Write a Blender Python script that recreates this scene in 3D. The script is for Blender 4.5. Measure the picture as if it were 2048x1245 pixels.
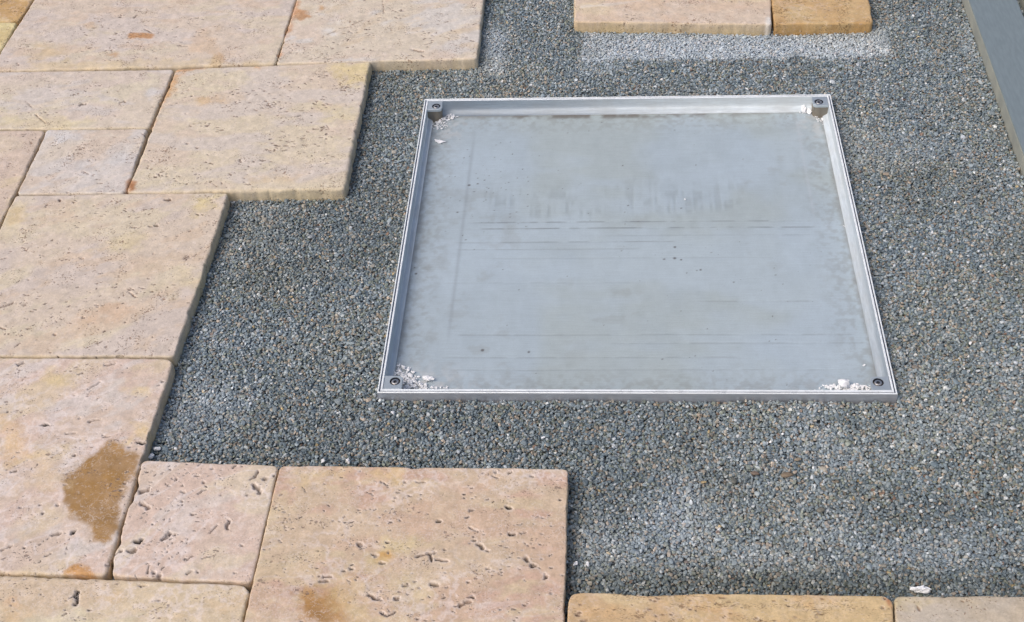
import bpy, bmesh, math
import numpy as np
from mathutils import Matrix, Vector

for _o in list(bpy.data.objects):
    bpy.data.objects.remove(_o)
SC = bpy.context.scene
COL = SC.collection

# ------------------------------------------------------------------ camera
cam_d = bpy.data.cameras.new('camera')
cam = bpy.data.objects.new('camera', cam_d)
COL.objects.link(cam)
cam_d.sensor_width = 36.0
cam_d.lens = 2638.7 / 2048 * 36.0
cam_d.clip_start = 0.05
cam_d.clip_end = 400
R_ = Vector((0.99792, 0.04555, -0.04558)); U_ = Vector((0.00141, 0.69166, 0.72222)); B_ = R_.cross(U_).normalized()
cam.matrix_world = Matrix(((R_.x, U_.x, B_.x, 0.0), (R_.y, U_.y, B_.y, 0.0), (R_.z, U_.z, B_.z, 1.5078), (0, 0, 0, 1)))
SC.camera = cam

# ------------------------------------------------------------------ world, sun, exposure
SUN_EL, SUN_AZ = math.radians(52), math.radians(236)      # azimuth clockwise from +Y (light from the near left)
world = bpy.data.worlds.new('World'); SC.world = world; world.use_nodes = True
wn = world.node_tree; wn.nodes.clear()
sky = wn.nodes.new('ShaderNodeTexSky'); sky.sky_type = 'NISHITA'; sky.sun_disc = False
sky.sun_elevation = SUN_EL; sky.sun_rotation = SUN_AZ
sky.air_density = 0.8; sky.dust_density = 6.0; sky.ozone_density = 1.0
bg = wn.nodes.new('ShaderNodeBackground'); bg.inputs['Strength'].default_value = 0.15
wo = wn.nodes.new('ShaderNodeOutputWorld')
wn.links.new(sky.outputs[0], bg.inputs[0]); wn.links.new(bg.outputs[0], wo.inputs[0])
sun_d = bpy.data.lights.new('sun', 'SUN'); sun_d.energy = 0.5; sun_d.angle = math.radians(42); sun_d.color = (1.0, 0.955, 0.89)
sun = bpy.data.objects.new('sun', sun_d); COL.objects.link(sun)
sv = Vector((math.sin(SUN_AZ) * math.cos(SUN_EL), math.cos(SUN_AZ) * math.cos(SUN_EL), math.sin(SUN_EL)))
sun.rotation_euler = sv.to_track_quat('Z', 'Y').to_euler()
SC.view_settings.view_transform = 'Standard'; SC.view_settings.look = 'None'
SC.view_settings.gamma = 1.0; SC.view_settings.use_curve_mapping = False
SC.view_settings.exposure = 0.10

rng = np.random.default_rng(11)

# ------------------------------------------------------------------ numpy helpers
def srgb(r, g, b):
    c = np.array([r, g, b], float) / 255
    return np.where(c <= 0.04045, c / 12.92, ((c + 0.055) / 1.055) ** 2.4)

def _h(ix, iy, seed):
    n = (ix.astype(np.int64) * 374761393 + iy.astype(np.int64) * 668265263 + int(seed) * 974634777) & 0xffffffff
    n = ((n ^ (n >> 13)) * 1274126177) & 0xffffffff
    n = ((n ^ (n >> 16)) * 2246822519) & 0xffffffff
    n ^= n >> 15
    return (n & 0xffffff) / float(0xffffff)

def vnoise(x, y, seed=0):
    ix = np.floor(x); iy = np.floor(y); fx = x - ix; fy = y - iy
    fx = fx * fx * (3 - 2 * fx); fy = fy * fy * (3 - 2 * fy)
    a = _h(ix, iy, seed); b = _h(ix + 1, iy, seed); c = _h(ix, iy + 1, seed); d = _h(ix + 1, iy + 1, seed)
    return (a * (1 - fx) + b * fx) * (1 - fy) + (c * (1 - fx) + d * fx) * fy

def fbm(x, y, seed=0, octv=4, gain=0.5):
    s = 0; a = 1; t = 0
    for k in range(octv):
        s = s + a * vnoise(x * 2 ** k + 17.3 * k, y * 2 ** k - 9.1 * k, seed + k * 13); t += a; a *= gain
    return s / t

def sstep(a, b, x):
    t = np.clip((x - a) / (b - a), 0, 1); return t * t * (3 - 2 * t)

def mix(a, b, t):
    return a * (1 - t[..., None]) + b * t[..., None]

def new_mesh(name, V, F, col=None, smooth=True):
    """V (n,3) array, F (m,4) array of quads or a list of faces."""
    me = bpy.data.meshes.new(name)
    if isinstance(F, np.ndarray):
        me.vertices.add(len(V)); me.vertices.foreach_set('co', np.asarray(V, np.float32).ravel())
        k = F.shape[1]
        me.loops.add(F.size); me.loops.foreach_set('vertex_index', F.astype(np.int32).ravel())
        me.polygons.add(len(F)); me.polygons.foreach_set('loop_start', np.arange(0, F.size, k, dtype=np.int32))
        me.update(calc_edges=True)
    else:
        me.from_pydata([tuple(v) for v in V], [], F); me.update()
    if smooth:
        me.polygons.foreach_set('use_smooth', np.ones(len(me.polygons), bool))
    if col is not None:
        a = me.attributes.new('tint', 'FLOAT_COLOR', 'POINT')
        c = np.ones((len(V), 4), np.float32); c[:, :3] = col[:, :3]
        if col.shape[1] > 3: c[:, 3] = col[:, 3]
        a.data.foreach_set('color', c.ravel())
    return me

def link(name, me, mat=None, parent=None, loc=(0, 0, 0)):
    o = bpy.data.objects.new(name, me); COL.objects.link(o); o.location = loc
    if mat is not None and me is not None and len(me.materials) == 0: me.materials.append(mat)
    if parent is not None: o.parent = parent
    return o

def tag(o, label=None, category=None, group=None, kind=None):
    for k, v in (('label', label), ('category', category), ('group', group), ('kind', kind)):
        if v: o[k] = v
    return o

def recentre(me):
    n = len(me.vertices); a = np.empty(n * 3, np.float32); me.vertices.foreach_get('co', a); a = a.reshape(-1, 3)
    c = np.array([(a[:, 0].min() + a[:, 0].max()) / 2, (a[:, 1].min() + a[:, 1].max()) / 2, a[:, 2].min()])
    me.vertices.foreach_set('co', (a - c).astype(np.float32).ravel()); me.update()
    return tuple(float(v) for v in c)

# ------------------------------------------------------------------ materials
def new_mat(name):
    m = bpy.data.materials.new(name); m.use_nodes = True; nt = m.node_tree; nt.nodes.clear()
    out = nt.nodes.new('ShaderNodeOutputMaterial'); b = nt.nodes.new('ShaderNodeBsdfPrincipled')
    nt.links.new(b.outputs[0], out.inputs[0]); return m, nt, b

def N(nt, kind, **kw):
    n = nt.nodes.new(kind)
    for k, v in kw.items():
        if k.startswith('i_'):
            n.inputs[k[2:].replace('_', ' ')].default_value = v
        else: setattr(n, k, v)
    return n

def math_n(nt, op, a, b=None, c=None, clamp=False):
    n = nt.nodes.new('ShaderNodeMath'); n.operation = op; n.use_clamp = clamp
    for i, v in enumerate((a, b, c)):
        if v is None: continue
        if isinstance(v, (int, float)): n.inputs[i].default_value = v
        else: nt.links.new(v, n.inputs[i])
    return n.outputs[0]

def ramp(nt, val, p0, p1, c0=0.0, c1=1.0):
    n = nt.nodes.new('ShaderNodeMapRange'); n.interpolation_type = 'SMOOTHSTEP'
    nt.links.new(val, n.inputs[0])
    for i, v in enumerate((p0, p1, c0, c1)): n.inputs[i + 1].default_value = v
    return n.outputs[0]

def mixc(nt, f, a, b, mode='MIX'):
    n = nt.nodes.new('ShaderNodeMix'); n.data_type = 'RGBA'; n.blend_type = mode
    for s, v in ((0, f), (6, a), (7, b)):
        if isinstance(v, (int, float)): n.inputs[s].default_value = v
        elif isinstance(v, (tuple, list)): n.inputs[s].default_value = (*v, 1)
        else: nt.links.new(v, n.inputs[s])
    return n.outputs[2]

def coords(nt, scale=(1, 1, 1), rot=0.0, rand=True):
    tc = nt.nodes.new('ShaderNodeTexCoord'); mp = nt.nodes.new('ShaderNodeMapping')
    mp.inputs['Scale'].default_value = scale; mp.inputs['Rotation'].default_value = (0, 0, rot)
    src = tc.outputs['Object']
    if rand:
        oi = nt.nodes.new('ShaderNodeObjectInfo'); ad = nt.nodes.new('ShaderNodeVectorMath'); ad.operation = 'MULTIPLY_ADD'
        cb = nt.nodes.new('ShaderNodeCombineXYZ')
        for i in range(3): nt.links.new(oi.outputs['Random'], cb.inputs[i])
        nt.links.new(cb.outputs[0], ad.inputs[0]); ad.inputs[1].default_value = (37, 21, 13); nt.links.new(src, ad.inputs[2]); src = ad.outputs[0]
    nt.links.new(src, mp.inputs[0]); return mp.outputs[0]

def noise(nt, vec, scale, detail=4, rough=0.55):
    n = nt.nodes.new('ShaderNodeTexNoise'); n.inputs['Scale'].default_value = scale
    n.inputs['Detail'].default_value = detail; n.inputs['Roughness'].default_value = rough
    nt.links.new(vec, n.inputs['Vector']); return n.outputs[0]

def voro(nt, vec, scale, feature='F1', out=0):
    n = nt.nodes.new('ShaderNodeTexVoronoi'); n.feature = feature; n.inputs['Scale'].default_value = scale
    nt.links.new(vec, n.inputs['Vector']); return n.outputs[out]

def bump(nt, h, strength, dist, bsdf):
    n = nt.nodes.new('ShaderNodeBump'); n.inputs['Strength'].default_value = strength; n.inputs['Distance'].default_value = dist
    nt.links.new(h, n.inputs['Height']); nt.links.new(n.outputs[0], bsdf.inputs['Normal']); return n

def travertine(name, ang, stretch, pit_amt, fine_pit, pit_col, worm=0.0):
    m, nt, b = new_mat(name)
    at = N(nt, 'ShaderNodeAttribute', attribute_name='tint')
    v0 = coords(nt); v1 = coords(nt, (1, stretch, 1), -ang)
    n1 = noise(nt, v0, 60, 6, 0.65); n2 = noise(nt, v0, 320, 4, 0.7); n3 = noise(nt, v1, 22, 5, 0.6)
    f1 = math_n(nt, 'ADD', ramp(nt, n1, 0.25, 0.75, 0.86, 1.10), ramp(nt, n2, 0.25, 0.75, -0.10, 0.10))
    c = mixc(nt, 1.0, at.outputs['Color'], f1, 'MULTIPLY')
    # pale calcite flecks around the pores
    fl = ramp(nt, noise(nt, v1, 130, 5, 0.7), 0.56, 0.70)
    c = mixc(nt, math_n(nt, 'MULTIPLY', fl, 0.34), c, (0.74, 0.68, 0.65))
    if worm:
        wn_ = noise(nt, v0, 95, 3, .6); rd = math_n(nt, 'ABSOLUTE', math_n(nt, 'SUBTRACT', wn_, 0.5))
        rm = math_n(nt, 'MULTIPLY', ramp(nt, rd, 0.0, 0.028, 1, 0), ramp(nt, noise(nt, v0, 20, 3), .40, .6))
        c = mixc(nt, math_n(nt, 'MULTIPLY', rm, worm), c, (0.80, 0.74, 0.70))
    # pores: two sizes, stretched along the bedding, gathered in bands
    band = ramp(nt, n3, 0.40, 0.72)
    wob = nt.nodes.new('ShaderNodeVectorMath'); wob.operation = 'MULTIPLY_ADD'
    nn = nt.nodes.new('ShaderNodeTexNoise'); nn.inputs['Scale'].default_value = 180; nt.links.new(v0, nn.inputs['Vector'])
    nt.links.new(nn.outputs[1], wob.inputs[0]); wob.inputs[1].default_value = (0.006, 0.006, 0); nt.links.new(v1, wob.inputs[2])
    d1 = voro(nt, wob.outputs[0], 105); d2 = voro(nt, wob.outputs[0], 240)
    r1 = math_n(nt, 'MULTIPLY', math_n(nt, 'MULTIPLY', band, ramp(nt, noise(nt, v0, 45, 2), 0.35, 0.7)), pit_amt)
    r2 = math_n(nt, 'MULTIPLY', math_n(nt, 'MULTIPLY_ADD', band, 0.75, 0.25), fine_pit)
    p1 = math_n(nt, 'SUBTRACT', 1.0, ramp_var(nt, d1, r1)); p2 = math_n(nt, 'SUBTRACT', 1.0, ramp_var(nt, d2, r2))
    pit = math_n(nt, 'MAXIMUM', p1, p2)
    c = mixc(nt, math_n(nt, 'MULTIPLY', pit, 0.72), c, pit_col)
    nt.links.new(c, b.inputs['Base Color'])
    b.inputs['Roughness'].default_value = 0.82; b.inputs['Specular IOR Level'].default_value = 0.3
    h = math_n(nt, 'MULTIPLY_ADD', pit, -1.6, math_n(nt, 'MULTIPLY_ADD', n2, 0.25, n1))
    bump(nt, h, 0.55, 0.0010, b)
    return m

def ramp_var(nt, d, r):
    # 0 inside the pore, 1 outside; r is the pore radius
    x = math_n(nt, 'DIVIDE', math_n(nt, 'SUBTRACT', d, math_n(nt, 'MULTIPLY', r, 0.6)), math_n(nt, 'MAXIMUM', math_n(nt, 'MULTIPLY', r, 0.5), 0.01), clamp=True)
    return x

# ------------------------------------------------------------------ travertine slabs
TOP = 0.025
RND = 0.0038       # tumbled arris radius
INS = 0.0085       # corner radius
def slab_mesh(q, seed, top=TOP, res=0.0021, bed=0.0, wear=1.0, pits=(), stains=(), pal=None, npit=60, pitlen=(0.003, 0.010), pit_dirt_shade=None, chips=(), vein=0.0, swirl=2.2, net=.2, pitw=1.0, sidecol=None):
    q = np.array(q, float)
    gap = 0.0007
    cx = q.mean(0)
    W = max(np.hypot(*(q[1] - q[0])), np.hypot(*(q[2] - q[3]))); Hh = max(np.hypot(*(q[3] - q[0])), np.hypot(*(q[2] - q[1])))
    nx = int((W - 2 * INS) / res); ny = int((Hh - 2 * INS) / res)
    rings_flat = 3; rings_arc = 5; rings_side = 6; K = rings_flat + rings_arc + rings_side
    i = np.arange(-K, nx + K + 1); j = np.arange(-K, ny + K + 1)
    I, J = np.meshgrid(i, j)
    ex = np.where(I < 0, I, np.where(I > nx, I - nx, 0)); ey = np.where(J < 0, J, np.where(J > ny, J - ny, 0))
    ring = np.maximum(abs(ex), abs(ey)).astype(float)
    L = np.hypot(ex, ey); L[L == 0] = 1
    # in the corner patches walk round the quarter circle evenly
    both = (ex != 0) & (ey != 0)
    ang = np.where(abs(ex) >= abs(ey), np.arctan(abs(ey) / np.maximum(abs(ex), 1) * 1.0) , np.pi / 2 - np.arctan(abs(ex) / np.maximum(abs(ey), 1)))
    ux = np.where(both, np.sign(ex) * np.cos(ang), np.sign(ex)); uy = np.where(both, np.sign(ey) * np.sin(ang), np.sign(ey))
    s = np.clip(I, 0, nx) / nx; t = np.clip(J, 0, ny) / ny
    # arris radius wanders along the rim
    P0 = ((q[0] * (1 - s[..., None]) + q[1] * s[..., None]) * (1 - t[..., None]) + (q[3] * (1 - s[..., None]) + q[2] * s[..., None]) * t[..., None])
    # shrink towards the inset rectangle (q[0] is the far-left corner, t runs towards the camera)
    ax = (q[1] - q[0]) / np.hypot(*(q[1] - q[0])); ay = (q[3] - q[0]) / np.hypot(*(q[3] - q[0]))
    m_ = INS + gap
    P = P0 + (ax * (0.5 - s[..., None]) + ay * (0.5 - t[..., None])) * 2 * m_
    rnd = RND * (0.55 + 1.1 * fbm(P[..., 0] * 16, P[..., 1] * 16, seed + 5, 3)) * wear
    rnd = np.clip(rnd, 0.0012, INS * 0.95)
    a = ring - rings_flat
    off = np.where(a <= 0, (ring / rings_flat) * (INS - rnd), INS - rnd + rnd * np.sin(np.clip(a / rings_arc, 0, 1) * np.pi / 2))
    dz = np.where(a <= 0, 0, -rnd * (1 - np.cos(np.clip(a / rings_arc, 0, 1) * np.pi / 2)))
    sd = np.clip((a - rings_arc) / rings_side, 0, 1)
    D = ux[..., None] * ax + uy[..., None] * ay
    edge_w = np.clip(ring / K, 0, 1)
    jag = (fbm(P[..., 0] * 34, P[..., 1] * 34, seed + 9, 5, .6) - 0.5) * 0.0046 + np.minimum(0, vnoise(P[..., 0] * 60, P[..., 1] * 60, seed + 77) - 0.22) * 0.012
    jag = jag * wear
    off = off + jag * sstep(0.05, 0.5, edge_w) - 0.0016 * sstep(0.75, 1, sd)
    for (px, py, rad, dep) in chips:
        w = np.exp(-(((P + D * INS)[..., 0] - px) ** 2 + ((P + D * INS)[..., 1] - py) ** 2) / rad ** 2)
        w = w * (0.6 + 0.8 * fbm(P[..., 0] * 90, P[..., 1] * 90, seed + 31, 3))
        off = off - dep * w * sstep(0.05, 0.4, edge_w); dz = dz - dep * 0.35 * w * sstep(0.1, 0.5, edge_w)
    XY = P + D * off[..., None]
    x, y = XY[..., 0], XY[..., 1]
    side_t = -(top + 0.006 - rnd) * sd
    z = top + dz + side_t
    topw = 1 - sstep(0, 0.3, sd)
    z = z + ((fbm(x * 9, y * 9, seed + 1, 3) - 0.5) * 0.0016 + (fbm(x * 60, y * 60, seed + 2, 4) - 0.5) * 0.0009) * (1 - sd * 0.5)
    # side roughness
    zz = z * 60
    bulge = (fbm((x + y) * 70, zz * 1.3 + x * 20, seed + 4, 3) - 0.5) * 0.0022 * sstep(0, 0.2, sd) * (1 - sstep(0.9, 1, sd))
    x = x + D[..., 0] * bulge; y = y + D[..., 1] * bulge
    # ---- colour field
    c0, c1, c2, c3 = [srgb(*c) for c in pal]
    ca, sa = math.cos(bed), math.sin(bed)
    bx = (x * ca + y * sa); by = (-x * sa + y * ca) * swirl
    wx = (fbm(x * 7, y * 7, seed + 40, 3) - .5) * 0.25
    n1 = fbm(bx * 6 + wx * 3, by * 6 + wx * 3, seed + 41, 5, .55)
    n2 = fbm(bx * 9 + 5, by * 9 + wx * 4, seed + 42, 5, .55)
    n3 = fbm(bx * 14, by * 14 + wx * 5, seed + 43, 5, .6)
    col = mix(np.broadcast_to(c0, x.shape + (3,)), c1, sstep(.46, .62, n1))
    col = mix(col, c2, sstep(.52, .66, n2) * 0.9)
    col = mix(col, c3, sstep(.54, .70, n3) * 0.7)
    fine = fbm(x * 120, y * 120, seed + 50, 4, .65)
    rg = 1 - abs(fbm(x * 45, y * 45, seed + 52, 4, .6) - .5) * 2
    col = mix(col, srgb(224, 212, 206), sstep(.84, .99, rg) * net * 1.3 * sstep(.35, .6, fbm(x * 14, y * 14, seed + 53, 3)))
    col = col * (0.90 + 0.20 * fine)[..., None]
    if vein > 0:
        r = 1 - abs(fbm(bx * 13 + wx * 6, by * 13 + wx * 6, seed + 60, 4) - .5) * 2
        vn = sstep(.93, .995, r) * vein * sstep(.35, .6, fbm(x * 8, y * 8, seed + 61, 3))
        col = mix(col, srgb(222, 214, 212), vn * 0.8)
    # rounded rims are cleaner and more cream than the honed face
    if sidecol is not None:
        col = mix(col, srgb(*sidecol), (0.35 * sstep(rings_flat, rings_flat + 3, ring) + 0.45 * sd) * (0.6 + .5 * n2))
    # stains: polygons with soft ragged borders
    for poly, sc, soft, amt in stains:
        poly = np.array(poly)
        if len(poly) == 1:
            d = np.hypot(x - poly[0][0], y - poly[0][1]) - soft * 1.2
        else:
            d = np.full(x.shape, 1e9); ins = np.zeros(x.shape, bool)
            for k in range(len(poly)):
                p, r2 = poly[k], poly[(k + 1) % len(poly)]
                e = r2 - p; w0 = x - p[0]; w1 = y - p[1]
                tt = np.clip((w0 * e[0] + w1 * e[1]) / (e @ e + 1e-12), 0, 1)
                d = np.minimum(d, np.hypot(w0 - e[0] * tt, w1 - e[1] * tt))
                cr = ((p[1] > y) != (r2[1] > y)) & (x < (r2[0] - p[0]) * (y - p[1]) / (r2[1] - p[1] + 1e-12) + p[0])
                ins ^= cr
            d = np.where(ins, -d, d)
        d = d + (fbm(x * 38, y * 38, seed + 70, 5, .62) - .5) * soft * 4.5
        w = (1 - sstep(-soft, soft, d)) * amt * (.82 + .3 * fbm(x * 60, y * 60, seed + 72, 4))
        stc = srgb(*sc)[None, None] * (0.82 + 0.36 * fbm(x * 35, y * 35, seed + 71, 4))[..., None]
        col = mix(col, stc, w)
    # ---- pits: real hollows, bottoms tinted with clay and with painted shade
    pc = srgb(*(pit_dirt_shade or (120, 95, 80)))
    plist = list(pits)
    r = np.random.default_rng(seed + 100)
    lo, hi = q.min(0), q.max(0)
    made = 0; tries = 0
    while made < npit and tries < npit * 12:
        tries += 1
        px, py = r.uniform(lo[0] + .01, hi[0] - .01), r.uniform(lo[1] + .008, hi[1] - .008)
        if fbm(np.array([px * 12.]), np.array([py * 12. * swirl * .5]), seed + 101, 3)[0] < r.uniform(.38, .62): continue
        ln = r.uniform(*pitlen) * (r.random() ** 1.3 + .25); an = bed + r.normal(0, .45)
        for k in range(int(r.integers(1, 4))):
            ox, oy = r.normal(0, .008, 2)
            l2 = ln * r.uniform(.3, 1.1)
            plist.append((px + ox, py + oy, px + ox + l2 * math.cos(an), py + oy + l2 * math.sin(an), r.uniform(.0007, .0015) * pitw, r.uniform(.0006, .0018), r.uniform(.55, .98)))
        made += 1
    yy = np.arange(z.shape[0]); xx = np.arange(z.shape[1])
    axm = ax; aym = ay
    o0 = q[0]
    for (x1, y1, x2, y2, w, dep, dk) in plist:
        # locate a window of the grid round the pit
        def gi(px, py):
            d = np.array([px, py]) - o0
            u = (d @ ax) ; v = (d @ ay)
            return (u - INS) / max(W - 2 * INS, 1e-6) * nx + K, (v - INS) / max(Hh - 2 * INS, 1e-6) * ny + K
        ga, gb = gi(x1, y1), gi(x2, y2)
        pad = int(w * 3.2 / res) + 5
        i0, i1 = int(min(ga[0], gb[0])) - pad, int(max(ga[0], gb[0])) + pad + 1
        j0, j1 = int(min(ga[1], gb[1])) - pad, int(max(ga[1], gb[1])) + pad + 1
        i0, j0 = max(i0, 0), max(j0, 0)
        if i1 <= i0 or j1 <= j0 or i0 >= len(xx) or j0 >= len(yy): continue
        sl = (slice(j0, j1), slice(i0, i1))
        X, Y = x[sl], y[sl]
        if dk >= 1: w = w * 1.3
        ex_, ey_ = x2 - x1, y2 - y1; ll = ex_ * ex_ + ey_ * ey_ + 1e-12
        X = X + (fbm(X * 125, Y * 125, seed + 112, 3) - .5) * w * 2.8; Y = Y + (fbm(X * 125 + 9, Y * 125, seed + 113, 3) - .5) * w * 2.8
        tt = np.clip(((X - x1) * ex_ + (Y - y1) * ey_) / ll, 0, 1)
        d = np.hypot(X - x1 - ex_ * tt, Y - y1 - ey_ * tt)
        ww = w * (0.65 + 0.7 * fbm(X * 110, Y * 110, seed + 111, 2))
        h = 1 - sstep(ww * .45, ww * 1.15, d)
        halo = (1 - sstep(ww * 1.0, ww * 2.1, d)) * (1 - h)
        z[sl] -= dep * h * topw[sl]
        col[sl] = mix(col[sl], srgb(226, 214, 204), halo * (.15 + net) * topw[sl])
        col[sl] = mix(col[sl], pc * max(.1, 1.3 - 1.15 * dk), h * (.35 + .63 * dk) * topw[sl])  # dk pushes the clay tint towards black: shade of deep pits painted in
    V = np.stack([x, y, z], -1).reshape(-1, 3)
    nX = len(xx); nY = len(yy)
    idx = np.arange(nX * nY).reshape(nY, nX)
    F = np.stack([idx[:-1, :-1], idx[1:, :-1], idx[1:, 1:], idx[:-1, 1:]], -1).reshape(-1, 4)
    # corner patches: rows 'both' duplicate the diagonal; harmless thin quads
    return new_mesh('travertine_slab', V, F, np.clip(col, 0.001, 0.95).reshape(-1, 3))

BROWN = (104, 72, 52); GREY = (96, 86, 84)
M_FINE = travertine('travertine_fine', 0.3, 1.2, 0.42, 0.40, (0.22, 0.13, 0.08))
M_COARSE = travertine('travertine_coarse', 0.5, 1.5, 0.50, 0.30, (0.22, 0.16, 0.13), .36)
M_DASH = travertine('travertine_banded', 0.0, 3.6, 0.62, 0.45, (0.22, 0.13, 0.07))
M_GOLD = travertine('travertine_golden', 0.1, 1.5, 0.50, 0.62, (0.20, 0.12, 0.05))

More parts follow.
